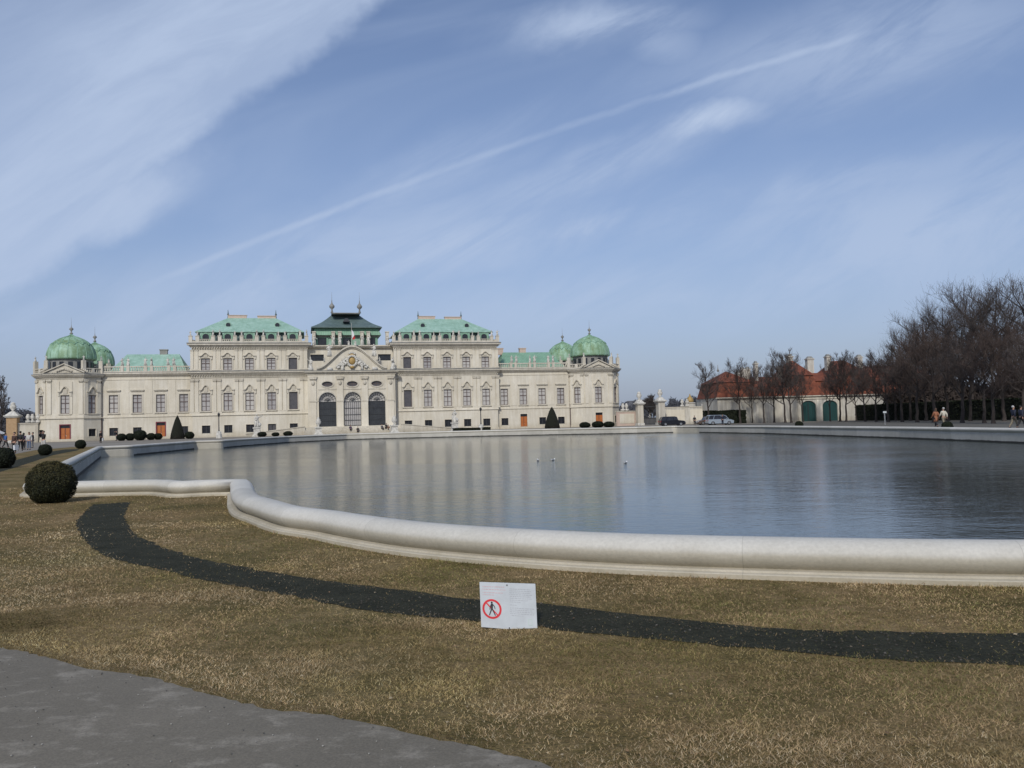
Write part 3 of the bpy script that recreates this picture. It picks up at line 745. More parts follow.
# --- three storey blocks
blk_u = (11.3, 15.42, 19.52, 23.56, 27.62)
def statue_mesh(mb, x, y, z, h, seed, arm=True):
    r = random.Random(seed); k = h/1.9; q = r.uniform(-.06, .06)
    M = T(x, y, z, r.uniform(-1.2, 1.2)) @ Matrix.Scale(k, 4)
    mb.lathe([(.34, 0), (.36, .12), (.27, .5), (.24, .85), (.20, 1.0), (.25, 1.2), (.29, 1.42), (.2, 1.52), (.07, 1.58), (.06, 1.62)], (0, 0, 0), 9, 0, M, 1, .72, r.random())
    mb.sphere((q, -.03, 1.74), .125, 8, 0, (.9, 1, 1.15), M)
    def tb(p0, p1, r0, r1):
        mb.tube(M @ Vector(p0), M @ Vector(p1), r0*k, r1*k, 6, 0, True)
    s = r.choice((-1, 1))
    e = (s*.46, -.08, 1.18+r.uniform(-.05, .35)); tb((s*.24, 0, 1.42), e, .085, .065); tb(e, (s*(.42+r.uniform(-.2, .3)), -.3, e[2]+r.uniform(-.1, .42)), .065, .045)
    e = (-s*.4, -.05, 1.12); tb((-s*.24, 0, 1.42), e, .085, .065); tb(e, (-s*.16, -.26, 1.0), .065, .045)
    for j in range(5):                        # drapery folds
        a = r.uniform(-1.4, 1.4)-1.57; tb((math.cos(a)*.22, math.sin(a)*.2, 1.0), (math.cos(a+.3)*.36, math.sin(a+.3)*.28, .02), .05, .09)
def trophy(mb, x, y, z, h, seed):
    r = random.Random(seed)
    mb.lathe([(.42, 0), (.3, .15), (.22, .4), (.32, .7), (.26, 1.0), (.1, 1.2)], (x, y, z), 8)
    for j in range(7):
        a = r.uniform(0, math.pi); l = h*r.uniform(.6, 1)
        mb.tube((x, y, z+.4), (x+math.cos(a)*l*.5, y+r.uniform(-.3, .3), z+.4+math.sin(a)*l*.62), .1, .03, 5, 0, True)
    mb.sphere((x, y, z+1.25), .2, 8)
for sgn in (-1, 1):
    for u in ((-34, -38, -42.1) if sgn < 0 else (34, 38, 42.1)):
        for q in (-.52, .52):
            mb = MB(); statue_mesh(mb, u+q, -.2, 14.05, 1.55, int(u*7+q*9)); mb.build('balustrade_statue', 'statue_stone', palace, True)
    a, b = (-30.1, -8.56) if sgn < 0 else (8.56, 30.1)
    yf = -1.0; us = sorted(sgn*u for u in blk_u)
    wall = MB(); holes = []
    for u in us: holes += [(u-.75, u+.75, .8, 2.3), (u-.81, u+.81, 5.08, 8.53), (u-.81, u+.81, 12.97, 15.27)]
    wall.rects(T(0, yf), a, b, -.3, 18.3, holes, .32)
    for x in (a, b): wall.add([(x, yf, -.3), (x, 20, -.3), (x, 20, 18.3), (x, yf, 18.3)], [(0, 1, 2, 3)])
    wall.add([(a, 20, 0), (b, 20, 0), (b, 20, 18.3), (a, 20, 18.3)], [(0, 1, 2, 3)]); wall.box(a+.01, b-.01, yf+.4, 19.9, 17.9, 18.28)
    wall.box(a+.01, b-.01, yf+.36, 19.9, 2.4, 4.9)
    wall.build('block_wall', 'plaster', palace)
    for i, u in enumerate(us):
        inner = abs(u) < 12
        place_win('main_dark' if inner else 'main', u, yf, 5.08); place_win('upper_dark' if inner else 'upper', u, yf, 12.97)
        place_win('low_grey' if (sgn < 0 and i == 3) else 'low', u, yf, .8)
    tr = MB(); e = (.14, .14)
    band(tr, a, b, yf, 4.18, 4.38, .2, e); band(tr, a, b, yf, 4.383, 4.6, .1, (.08, .08)); band(tr, a, b, yf, -.1, .5, .1, (.08, .08))
    pil = [us[0]-2.06]+[(us[i]+us[i+1])/2 for i in range(4)]+[us[-1]+2.06]
    for p in pil:
        for q in (-.42, .42):
            tr.box(p+q-.33, p+q+.33, yf-.16, yf+.01, 4.9, 10.6)
            tr.box(p+q-.28, p+q+.28, yf-.13, yf+.01, 13.2, 16.6)
        tr.box(p-.92, p+.92, yf-.12, yf+.008, 4.603, 4.9); tr.box(p-.85, p+.85, yf-.1, yf+.008, 12.95, 13.197)
    tr.build('pilaster', 'plaster_light', palace)
    for p in pil:
        for q in (-.42, .42):
            cp_ = MB()
            cp_.frus((p+q-.33, p+q+.33, yf-.16, yf+.01), (p+q-.43, p+q+.43, yf-.3, yf+.01), 10.603, 11.2); cp_.box(p+q-.4, p+q+.4, yf-.27, yf+.01, 11.203, 11.33)
            for j in range(3): cp_.sphere((p+q-.25+.25*j, yf-.25, 10.85), .1, 6)
            cp_.frus((p+q-.28, p+q+.28, yf-.13, yf+.01), (p+q-.36, p+q+.36, yf-.22, yf+.01), 16.603, 16.95)
            cp_.build('capital', 'stone_trim', palace)
    cn = MB()
    for z0, z1, p in ((11.5, 11.8, .14), (11.95, 12.15, .3), (12.15, 12.4, .5), (12.4, 12.66, .75)): band(cn, a, b, yf, z0, z1-.002, p, (p, p))
    for z0, z1, p in ((17.0, 17.2, .12), (17.35, 17.55, .3), (17.55, 17.8, .5), (17.8, 18.1, .8)): band(cn, a, b, yf, z0, z1-.002, p, (p, p))
    for z, p in ((17.36, .42), (11.96, .42)):
        x = a
        while x < b: cn.box(x, x+.16, yf-p, yf, z-.16, z); x += .46
    cn.build('cornice', 'stone_trim', palace)
    fl = MB(); fl.box(a-.85, b+.85, yf-.9, yf+.4, 18.1, 18.26); fl.box(a-.8, b+.8, yf-.82, yf+.0, 12.66, 12.85); fl.build('cornice_flashing', 'cornice_lead', palace)
    ppt = MB(); ppt.box(a, b, yf-.3, yf+.1, 18.26, 18.62); ppt.box(a-.002, a+.4, yf+.1, 14, 18.26, 18.9); ppt.box(b-.4, b+.002, yf+.1, 14, 18.26, 18.9)
    for p in pil:
        for q in (-.62, .62): ppt.box(p+q-.33, p+q+.33, yf-.36, yf+.12, 18.263, 19.5); ppt.box(p+q-.4, p+q+.4, yf-.42, yf+.18, 19.5, 19.64)
    for u in us:
        ppt.box(u-1.15, u+1.15, yf-.26, yf+.06, 18.9, 19.0)
        for j in range(6): ppt.box(u-1.0+j*.37, u-.86+j*.37, yf-.2, yf, 18.622, 18.9)
    ppt.build('parapet', 'stone_trim', palace)
    for j, p in enumerate(pil):
        mb = MB()
        for q in (-.62, .62): statue_mesh(mb, p+q, yf-.12, 19.64, 1.25 if j % 2 else 1.0, int(p*31+q*7))
        mb.build('parapet_statue', 'statue_stone', palace, True)
    # mansard
    mz = MB(); mz.add([(a+.9, yf+1.2, 18.28), (b-.9, yf+1.2, 18.28), (b-.9, 12, 18.28), (a+.9, 12, 18.28), (a+1.4, yf+1.7, 20.7), (b-1.4, yf+1.7, 20.7), (b-1.4, 11.5, 20.7), (a+1.4, 11.5, 20.7)],
                    [(0, 1, 5, 4), (1, 2, 6, 5), (2, 3, 7, 6), (3, 0, 4, 7)])
    mz.build('mansard_slope', 'verdigris_dark', palace)
    rf = MB(); x0, x1, y0, y1 = a+.5, b-.5, yf+.55, 12.6; rx = 5.6
    rf.add([(x0, y0, 20.55), (x1, y0, 20.55), (x1, y1, 20.55), (x0, y1, 20.55), (x0+rx, 5.8, 24.0), (x1-rx, 5.8, 24.0), (x1-rx, 6.4, 24.0), (x0+rx, 6.4, 24.0)],
           [(0, 1, 5, 4), (1, 2, 6, 5), (2, 3, 7, 6), (3, 0, 4, 7), (4, 5, 6, 7)])
    rf.box(x0, x1, y0, y1, 20.42, 20.547)
    rf = rf.build('block_roof', 'verdigris' if sgn < 0 else 'verdigris', palace)
    for u in us:
        dm = MB(); dm.box(u-1.05, u+1.05, yf+.75, yf+2.2, 18.3, 20.4, 0); dm.build('dormer', 'verdigris', rf)
        MB().panel(T(u, yf+.70), [(-.62, 18.75), (.62, 18.75)]+arc_pts(.62, 19.6, .5), [], .1).build('dormer_pane', 'dark_glass', rf)
        s_ = MB(); s_.panel(T(u, yf+.66), [(-.95, 18.6), (.95, 18.6)]+arc_pts(.95, 19.65, .7), [[(-.6, 18.75), (.6, 18.75)]+arc_pts(.6, 19.6, .5)], .05); s_.build('dormer_frame', 'verdigris_pale', rf)
    for q in (.30, .735):
        x = a+(b-a)*q; yc = 2.2; zc_ = 22.1
        oc = MB(); oc.tube((x, yc-.35, zc_), (x, yc+1.6, zc_), .62, .62, 14, 0, True); oc.frus((x-.95, x+.95, yc-.3, yc+1), (x-.6, x+.6, yc, yc+1), 21.3, 21.75); oc.build('round_dormer', 'verdigris', rf)
        MB().tube((x, yc-.42, zc_), (x, yc-.36, zc_), .45, .45, 14, 0, True).build('dormer_pane', 'dark_glass', rf)
    cm = MB(); cm.box(x0+rx, x0+rx+3.6, 5.75, 6.5, 23.9, 24.5); cm.box(x0+rx-.1, x0+rx+3.7, 5.65, 6.6, 24.503, 24.62); cm.build('chimney', 'pink_render', rf)
    cm = MB(); cm.box(x1-rx-3.6, x1-rx, 5.75, 6.5, 23.9, 24.4); cm.box(x1-rx-3.7, x1-rx+.1, 5.65, 6.6, 24.403, 24.52); cm.build('chimney', 'pink_render', rf)
    for x in (x0+rx, x1-rx): MB().lathe([(.14, 0), (.1, .5), (.22, .75), (.1, 1.0), (.03, 1.7)], (x, 6.1, 24.0), 8).build('finial', 'verdigris_dark', rf)

# --- corner pavilions (chamfered square, bell shaped dome)
def dome(cx, cy, z, s, front):
    prof = [(4.3, 0), (4.66, .05), (4.7, .35), (4.68, .9), (4.52, 1.6), (4.22, 2.3), (3.75, 2.95), (3.1, 3.55), (2.3, 4.03), (1.4, 4.38), (.7, 4.6), (.25, 4.85), (.16, 5.1)]
    d_ = MB(); d_.lathe([(r*s, q) for r, q in prof], (cx, cy, z), 32); o = d_.build('dome', 'verdigris_dome', palace, True)
    rb = MB()
    for k in range(16):
        a = math.pi*k/8+.1
        for (r0, z0), (r1, z1) in zip(prof[1:-2], prof[2:-1]):
            rb.tube((cx+r0*s*math.cos(a), cy+r0*s*math.sin(a), z+z0), (cx+r1*s*math.cos(a), cy+r1*s*math.sin(a), z+z1), .06, .06, 4)
    rb.build('dome_rib', 'verdigris_pale', o)
    # scalloped lappets round the crown of the dome
    lp = MB()
    for k in range(16):
        a0 = math.pi*2*k/16
        for j in range(6):
            aa = a0+math.pi*2/16*j/6; ab = a0+math.pi*2/16*(j+1)/6
            za = 2.75+.42*abs(math.sin(math.pi*j/6)); zb = 2.75+.42*abs(math.sin(math.pi*(j+1)/6))
            rr = lambda q: (np.interp(q, [p[1] for p in prof], [p[0] for p in prof])*s+.06)
            lp.tube((cx+rr(za)*math.cos(aa), cy+rr(za)*math.sin(aa), z+za), (cx+rr(zb)*math.cos(ab), cy+rr(zb)*math.sin(ab), z+zb), .08, .08, 4)
    lp.build('dome_moulding', 'verdigris_pale', o)
    f_ = MB(); f_.lathe([(.2, 0), (.35, .1), (.15, .3), (.12, .6), (.42, .95), (.3, 1.15), (.08, 1.3), (.03, 1.8), (.012, 3.2)], (cx, cy, z+5.0), 8); f_.build('finial', 'cornice_lead', o, True)
    dr = MB(); dr.lathe([(4.1*s, -2.9), (4.1*s, 0)], (cx, cy, z), 32, 0); dr.build('drum', 'cornice_lead', o)
    dw = MB()
    for k in range(16):
        a = math.pi*(2*k+1)/16; dw.box(-.35, .35, -.06, .06, -2.2, -.5, 0, T(cx+4.15*s*math.cos(a), cy+4.15*s*math.sin(a), z, a+math.pi/2))
    dw.build('drum_pane', 'dark_glass', o)
def pavilion(cu, front=True, y_c=2.6, zshift=0):
    hw = 5.5; ch = 2.4
    pts = [(-hw+ch, -hw), (hw-ch, -hw), (hw, -hw+ch), (hw, hw-ch), (hw-ch, hw), (-hw+ch, hw), (-hw, hw-ch), (-hw, -hw+ch)]
    wall = MB(); tr = MB(); cn = MB(); fl = MB(); bl = MB(); M0 = T(cu, y_c)
    for i in range(8):
        a = Vector(pts[i]); b = Vector(pts[(i+1) % 8]); L = (b-a).length; d = (b-a).normalized(); rz = math.atan2(d.y, d.x)
        M = M0 @ T(a.x, a.y, 0, rz); c = L/2; chamf = i % 2 == 1
        holes = []
        vis = front and i in (0, 1, 7)
        if vis:
            ww = .75
            holes.append((c-ww, c+ww, 5.1, 8.5))
            if i == 0: holes.append((c-.8, c+.8, 0, 3.0))
            elif not (cu > 0 and i == 7): holes.append((c-.7, c+.7, .85, 2.2))
        wall.rects(M, 0, L, -.3, 12.2, holes, .32)
        def part(mb, x0, x1, y0, y1, z0, z1): mb.box(x0, x1, y0, y1, z0, z1, 0, M)
        e = .06*math.tan(R(22.5))/.06
        def ring(mb, z0, z1, p): k = p*math.tan(R(22.5)); part(mb, -k, L+k, -p, .02, z0, z1)
        ring(tr, 4.18, 4.36, .2); ring(tr, 4.38, 4.95, .07); ring(tr, -.1, .45, .09)
        for z0, z1, p in ((11.5, 11.62, .12), (11.8, 12.0, .3), (12.0, 12.2, .5), (12.2, 12.38, .68)): ring(cn, z0, z1-.002, p)
        ring(fl, 12.38, 12.48, .74)
        ring(bl, 12.483, 12.75, .3); 
        if not (i == 0): ring(bl, 13.35, 13.5, .3)
        for s_ in (0.0, 1.0):
            x = .45 if s_ == 0 else L-.45
            part(tr, x-.36, x+.36, -.15, .01, 4.97, 10.7)
            for j in range(3): cn.sphere(M @ Vector((x-.25+.25*j, -.2, 10.95)), .11, 6)
            part(cn, x-.44, x+.44, -.24, .01, 11.1, 11.4)
        part(tr, c-1.25, c-.95, -.1, .01, 4.97, 11.0); part(tr, c+.95, c+1.25, -.1, .01, 4.97, 11.0)
        part(bl, -.3, .3, -.36, .3, 12.5, 14.9)
        part(bl, L*.5-.25, L*.5+.25, -.32, .1, 12.76, 13.35)
        for j in range(int(L/.45)): 
            q = M @ Vector((.25+j*.45, -.15, 12.75)); bl.lathe([(.06, 0), (.12, .2), (.06, .45), (.09, .6)], tuple(q), 5)
        if vis:
            wx = M @ Vector((c, 0, 0)); place_win('narrow', wx.x, wx.y, 5.1, rz)
            if i != 0 and len(holes) > 1: place_win('low', wx.x, wx.y, .75, rz)
            elif i != 0: MB().box(-.8, .8, -.03, .0, .8, 2.4, 0, Matrix.Translation((wx.x, wx.y, 0)) @ Matrix.Rotation(rz, 4, 'Z')).build('blind_panel', 'plaster_light', palace)
        q = M @ Vector((0, -.1, 14.9))
        if front:
            st = MB(); statue_mesh(st, q.x, q.y, 14.9 if i != 1 else 14.9, .95, i*13+int(cu)); st.build('balustrade_statue', 'statue_stone', palace, True)
    wall.prism([(p[0]+cu, p[1]+y_c) for p in pts], 12.0, 12.19)
    wall.build('pavilion_wall', 'plaster', palace); tr.build('pilaster', 'plaster_light', palace); cn.build('cornice', 'stone_trim', palace)
    fl.build('cornice_flashing', 'cornice_lead', palace); bl.build('balustrade', 'stone_trim', palace)
    if front:
        dd = make_door(1.6, 3.0, 'wood_orange', cu < 0); dd.parent = palace; dd.location = (cu, y_c-hw, 0)
        pd = MB(); M = T(cu, y_c-hw-.5); W = 3.3
        pd.panel(M, [(-W, 12.5), (W, 12.5), (0, 14.0)], [], .1); pd.box(-W, W, .0, .5, 12.5, 12.62, 0, M)
        for s_ in (-1, 1):
            x0 = s_*(W+.15); n = 10
            for k in range(n):
                xa = x0*(1-k/n); xb = x0*(1-(k+1)/n); za = 12.55+1.6*(k/n)**1.0; zb = 12.55+1.6*((k+1)/n)
                pd.add([(xa, -.3, za), (xb, -.3, zb), (xb, .5, zb), (xa, .5, za), (xa, -.3, za+.2), (xb, -.3, zb+.2), (xb, .5, zb+.2), (xa, .5, za+.2)], [(0, 1, 5, 4), (4, 5, 6, 7), (0, 3, 2, 1), (1, 2, 6, 5)], 0, M)
        for j in range(9): pd.sphere(M @ Vector((-1.2+.3*j, -.12, 12.85+(.45-abs(j-4)*.1))), .2, 7)
        for sx in (-1, 1):
            for j in range(4): pd.sphere(M @ Vector((sx*(3.9-.3*j), -.1, 12.8+.16*j)), .22, 7)
        pd.build('pediment', 'stone_trim', palace)
    dome(cu+(-.3 if cu < 0 else .3), y_c, 15.35, .92 if front else .79, front)
pavilion(-51.8); pavilion(51.75)
pavilion(-51.0, False, 17.2); pavilion(50.1, False, 17.2)
for u, yy in ((-46.25, -.25), (46.2, -.25)):
    dp = MB(); dp.tube((u, yy, 0), (u, yy, 12.0), .13, .13, 8); dp.frus((u-.15, u+.15, yy-.15, yy+.15), (u-.3, u+.3, yy-.3, yy+.2), 11.9, 12.4); dp.build('drainpipe', 'frame_brown', palace)

# --- central portico
yf = -3.0; hw = 8.55
arch_c = (-4.78, .06, 4.85)
def arch_loop(c, w, z0, zs, rise, n=14): return [(c-w, z0), (c+w, z0)]+[(c+w*math.cos(math.pi*k/n), zs+rise*math.sin(math.pi*k/n)) for k in range(n+1)]
def oval(c, z, a, b, n=20): return [(c+a*math.cos(2*math.pi*k/n), z+b*math.sin(2*math.pi*k/n)) for k in range(n)]
holes = []
for c in arch_c: holes += [arch_loop(c, 1.68, 1.5, 6.55, 1.7), oval(c, 9.85, 1.05, .53)]
pw = MB(); M = T(0, yf)
pw.panel(M, [(-hw, -.3), (hw, -.3), (hw, 12.2), (-hw, 12.2)], holes, .7)
for s_ in (-1, 1): pw.add([(s_*hw, yf, -.3), (s_*hw, 20, -.3), (s_*hw, 20, 15.5), (s_*hw, yf, 12.2)], [(0, 1, 2, 3)])
pw.box(-hw+.01, hw-.01, yf+.8, 3, 11.6, 12.19)
pw.build('portico_wall', 'plaster', palace)
def gable(x):                                # bell shaped outline
    q = min(1, abs(x-.1)/7.0)
    return 12.75+4.3*(.5+.5*math.cos(math.pi*min(1, q*1.05)))**(.85)
gp = MB(); xs = [-6.9+.1+13.8*i/40 for i in range(41)]
gp.panel(M @ T(0, .1), [(-6.8, 12.3), (7.0, 12.3)]+[(x, gable(x)) for x in reversed(xs)], [], .1)
gp.panel(M @ T(0, .7), [(-6.8, 12.3), (7.0, 12.3)]+[(x, gable(x)) for x in reversed(xs)], [], .1)
gp.build('gable', 'plaster', palace)
gc = MB()
for i in range(40):
    xa, xb = xs[i], xs[i+1]; za, zb = gable(xa), gable(xb)
    for y0_, y1_, t0, t1 in ((-.45, .9, .12, .42), (-.2, .9, -.12, .12)):
        v = [(xa, yf+y0_, za+t0), (xb, yf+y0_, zb+t0), (xb, yf+y1_, zb+t0), (xa, yf+y1_, za+t0), (xa, yf+y0_, za+t1), (xb, yf+y0_, zb+t1), (xb, yf+y1_, zb+t1), (xa, yf+y1_, za+t1)]
        gc.add(v, [(0, 1, 5, 4), (4, 5, 6, 7), (0, 3, 2, 1), (0, 4, 7, 3), (1, 2, 6, 5)])
gc.build('gable_moulding', 'cornice_lead' if 0 else 'stone_trim', palace)
pc = MB()
for z0, z1, p in ((11.75, 11.9, .15), (12.0, 12.2, .35), (12.2, 12.42, .6)): band(pc, -hw, hw, yf, z0, z1-.002, p, (p, p))
pc.build('cornice', 'stone_trim', palace)
MB().box(-hw-.65, hw+.65, yf-.66, yf+.3, 12.42, 12.55).build('cornice_flashing', 'cornice_lead', palace)
pp = MB()
for c in (-7.55, -2.36, 2.46, 7.6):
    w_ = .62
    pp.box(c-w_, c+w_, yf-.22, yf+.01, 1.6, 10.5); pp.box(c-w_-.12, c+w_+.12, yf-.34, yf+.01, .2, 1.6)
pp.box(-hw-.1, hw+.1, yf-.1, yf+.01, -.1, .2)
pp.build('pilaster', 'plaster_light', palace)
kp = MB()
for c in (-7.55, -2.36, 2.46, 7.6):
    kp.box(c-.7, c+.7, yf-.3, yf-.2, 6.35, 6.6); kp.frus((c-.62, c+.62, yf-.22, yf), (c-.8, c+.8, yf-.4, yf), 10.5, 11.4)
    for j in range(4): kp.sphere((c-.45+.3*j, yf-.38, 10.9), .17, 7)
    kp.sphere((c, yf-.35, 10.1), .35, 8, 0, (1, .6, 1.3))
for c in arch_c:
    lo = arch_loop(c, 1.9, 6.5, 6.55, 1.95)[2:]; li = arch_loop(c, 1.68, 6.5, 6.55, 1.7)[2:]
    for i in range(len(lo)-1):
        a, b, e_, f__ = lo[i], lo[i+1], li[i+1], li[i]
        kp.add([(a[0], yf-.12, a[1]), (b[0], yf-.12, b[1]), (e_[0], yf-.12, e_[1]), (f__[0], yf-.12, f__[1]), (a[0], yf, a[1]), (b[0], yf, b[1])], [(0, 1, 2, 3), (0, 4, 5, 1)])
    kp.box(c-1.75, c+1.75, yf-.1, yf+.005, 8.75, 8.95)
    lo = oval(c, 9.85, 1.3, .75); li = oval(c, 9.85, 1.05, .53)
    for i in range(20):
        j = (i+1) % 20
        kp.add([(lo[i][0], yf-.12, lo[i][1]), (lo[j][0], yf-.12, lo[j][1]), (li[j][0], yf-.12, li[j][1]), (li[i][0], yf-.12, li[i][1]), (lo[i][0], yf, lo[i][1]), (lo[j][0], yf, lo[j][1])], [(0, 1, 2, 3), (0, 4, 5, 1)])
kp.build('ornament', 'stone_trim', palace)
# small dark side openings of the portico
for i, c in enumerate(arch_c):
    g_ = MB(); M1 = T(c, yf+.55)
    for j in range(9): x = -1.6+j*.4; g_.box(x-.03, x+.03, 0, .06, 1.5, 6.3, 0, M1)
    for z in (1.55, 2.6, 3.7, 5.0, 6.3): g_.box(-1.66, 1.66, -.01, .07, z, z+.09, 0, M1)
    g_ = g_.build('arch_door', 'iron', palace)
    MB().panel(M1 @ T(0, .1), [(-1.67, 1.5), (1.67, 1.5), (1.67, 6.4), (-1.67, 6.4)], [], .1).build('door_pane', 'window_glass' if i == 1 else 'arch_glass', g_)
    MB().panel(M1 @ T(0, .1), [(1.67, 6.4)]+arc_pts(1.67, 6.55, 1.68, 14)+[(-1.67, 6.4)], [], .1).build('fanlight', 'window_glass', g_)
    fg = MB()
    for k in range(1, 9):
        a = math.pi*k/9; fg.tube((c, yf+.57, 6.5), (c+1.65*math.cos(a), yf+.57, 6.5+1.65*math.sin(a)), .035, .035, 4)
    for rr in (.55, 1.1, 1.62):
        for k in range(12):
            a0, a1 = math.pi*k/12, math.pi*(k+1)/12; fg.tube((c+rr*math.cos(a0), yf+.56, 6.5+rr*math.sin(a0)), (c+rr*math.cos(a1), yf+.56, 6.5+rr*math.sin(a1)), .04, .04, 4)
    fg.build('fanlight_grille', 'iron', g_)
    ov = MB(); ov.panel(T(c, yf+.3), oval(0, 9.85, 1.06, .54), [], .1); ov = ov.build('oval_window', 'grey_glass', palace)
    og = MB(); og.box(c-.04, c+.04, yf+.24, yf+.29, 9.33, 10.37); og.box(c-1.0, c+1.0, yf+.23, yf+.29, 9.81, 9.89); og.box(c-.55, c-.49, yf+.24, yf+.29, 9.4, 10.3); og.box(c+.49, c+.55, yf+.24, yf+.29, 9.4, 10.3); og.build('window_bar', 'frame_brown', ov)
# coat of arms on the gable
cr_ = MB(); X0, Y0, Z0 = .1, yf-.1, 14.4
cr_.sphere((X0, Y0, Z0), .62, 14, 0, (1, .4, 1.15)); ca_ = cr_.build('coat_of_arms', 'gilding', palace, True)
cr_ = MB()
for k in range(18):
    a = 2*math.pi*k/18; cr_.sphere((X0+.9*math.cos(a), Y0-.05, Z0+1.05*math.sin(a)), .3, 7)
for s_ in (-1, 1):
    for j in range(9):
        a = j/8; cr_.sphere((X0+s_*(1.3+1.7*a), Y0, Z0-.5-.75*a+.25*math.sin(j*1.7)), .36-.13*a, 7)
        cr_.tube((X0+s_*1.0, Y0, Z0+.4), (X0+s_*(1.4+.25*j), Y0-.1, Z0+.9-.28*j), .1, .05, 5)
    statue_mesh(cr_, X0+s_*1.9, Y0-.1, 12.6, 1.7, 40+s_)
for j in range(5): cr_.sphere((X0-.5+.25*j, Y0-.1, Z0+1.45+.2*math.sin(j*.8)), .22, 7)
cr_.build('carved_scroll', 'statue_stone', ca_, True)
cb = MB(); cb.lathe([(.6, 0), (.75, .3), (.5, .35), (.55, .6), (.1, .9)], (X0, Y0, Z0+.9), 10, sy=.4); cb.lathe([(.35, 0), (.5, .3), (.15, .6)], (X0, Y0-.2, Z0-1.5), 8, sy=.5); cb.build('crown', 'gilding', ca_, True)
# figures on the gable shoulders and crown
for x, z, h, sd in ((-4.3, 15.3, 2.5, 3), (4.5, 15.3, 2.5, 4), (-5.3, 14.2, 1.0, 5), (5.5, 14.2, 1.0, 6), (-7.9, 12.6, 2.6, 7), (8.1, 12.6, 2.6, 8), (-.5, 17.35, 1.2, 9), (.8, 17.35, 1.2, 10)):
    s_ = MB(); statue_mesh(s_, x, yf, z, h, sd)
    if h > 2: s_.box(x-.5, x+.5, yf-.4, yf+.5, 12.55, 13.1)
    s_.build('roof_statue', 'statue_stone', palace, True)
fg = MB(); fg.tube((.1, yf, 17.3), (.1, yf, 22.0), .05, .03, 6); fg = fg.build('flagpole', 'statue_stone', palace)
f1 = MB(); pts_ = [(.13, yf, 20.6), (.5, yf+.1, 20.2), (.62, yf-.05, 19.5), (.8, yf+.1, 18.9), (.45, yf, 18.6), (.2, yf+.05, 18.9)]
f1.add([pts_[0], pts_[1], pts_[2], pts_[5]], [(0, 1, 2, 3)]); f1.add([pts_[5], pts_[2], pts_[3], pts_[4]], [(0, 1, 2, 3)], 1)
f1.build('flag', ['flag_white', 'flag_red'], fg)
# attic behind the gable
at_w = MB(); hol = [(x-1.3, x+1.3, 14.7, 16.0) for x in (-6.6, 6.8)]
at_w.rects(T(0, yf+3.2), -8.9, 8.9, 12.2, 17.3, hol, .5); at_w.box(-8.88, 8.88, yf+3.75, 12, 17.0, 17.29)
at_w.build('attic_wall', 'plaster', palace)
for x in (-6.6, 6.8): MB().box(x-1.3, x+1.3, yf+3.65, yf+3.72, 14.7, 16.0).build('attic_pane', 'dark_glass', palace)
ac = MB(); ac.box(-8.88, 8.88, yf+2.6, yf+3.2, 17.3, 17.55); ac.box(-8.88, 8.88, yf+2.3, yf+3.2, 17.553, 17.8)
for x in (-7.2, -3.4, -2.1, 2.3, 3.6, 7.4): ac.box(x-.32, x+.32, yf+2.6, yf+3.3, 17.8, 20.4); ac.box(x-.4, x+.4, yf+2.5, yf+3.4, 20.4, 20.6)
ac.build('cornice', 'stone_trim', palace)
for x, sd in ((-7.2, 1), (-3.4, 2), (-2.1, 3), (2.3, 4), (3.6, 5), (7.4, 6)):
    s_ = MB(); statue_mesh(s_, x, yf+2.5, 17.8, 2.0, sd+60); s_.build('roof_statue', 'statue_stone', palace, True)
# central roof
cx0 = -.65
ds = MB(); ds.box(cx0-6.3, cx0+6.3, yf+4.3, 10, 17.3, 19.55); ds.build('drum_wall', 'verdigris', palace)
dk = MB(); dk.box(cx0-6.5, cx0+6.5, yf+4.1, 10.1, 19.55, 19.95); dk.build('eave_shadow', 'cornice_lead', palace)
dv = MB()
dv.frus((cx0-6.9, cx0+6.9, yf+3.4, 10.8), (cx0-6.3, cx0+6.3, yf+4.0, 10.2), 19.95, 21.4); dv.build('roof_skirt', 'verdigris_pale', palace)
for x in (-4.9, 0, 4.9):
    MB().box(cx0+x-.85, cx0+x+.85, yf+4.2, yf+4.29, 18.0, 19.4).build('dormer_pane', 'dark_glass', palace)
    s_ = MB(); s_.box(cx0+x-1.15, cx0+x-.85, yf+4.1, yf+4.3, 17.9, 19.5); s_.box(cx0+x+.85, cx0+x+1.15, yf+4.1, yf+4.3, 17.9, 19.5); s_.box(cx0+x-1.15, cx0+x+1.15, yf+4.08, yf+4.3, 19.45, 19.52); s_.build('dormer_frame', 'verdigris_pale', palace)
cr2 = MB(); N = 8
def prof_r(t): return 1-(1-t)**1.0
lv = []
for k in range(N+1):
    t = k/N; z = 22.35+3.1*(t+.10*math.sin(math.pi*t)*-1.0); e = 4.8*t
    lv.append((cx0-7.0+e*.86, cx0+7.0-e*.86, yf+3.0+5.9*t, 11.3-5.0*t, z-.75))
for q0, q1 in zip(lv[:-1], lv[1:]): cr2.frus(q0[:4], q1[:4], q0[4], q1[4])
cr2.box(cx0-7.05, cx0+7.05, yf+2.9, 11.4, 21.4, 21.595)
cr2 = cr2.build('central_roof', 'verdigris_dark', palace)
MB().box(cx0-2.9, cx0+2.9, 2.85, 6.4, 24.68, 24.85).build('ridge_cap', 'cornice_lead', cr2)
for x in (-2.8, 2.8):
    MB().lathe([(.3, 0), (.18, .4), (.14, .8), (.5, 1.15), (.55, 1.5), (.3, 1.8), (.12, 2.1), (.04, 2.8), (.012, 4.4)], (cx0+x, 3.4, 24.8), 10).build('finial', 'cornice_lead', cr2, True)
oc = MB(); oc.frus((cx0-.7, cx0+.7, 1.0, 2.6), (cx0-.3, cx0+.3, 1.4, 2.6), 22.75, 23.5); oc.build('round_dormer', 'iron', cr2)
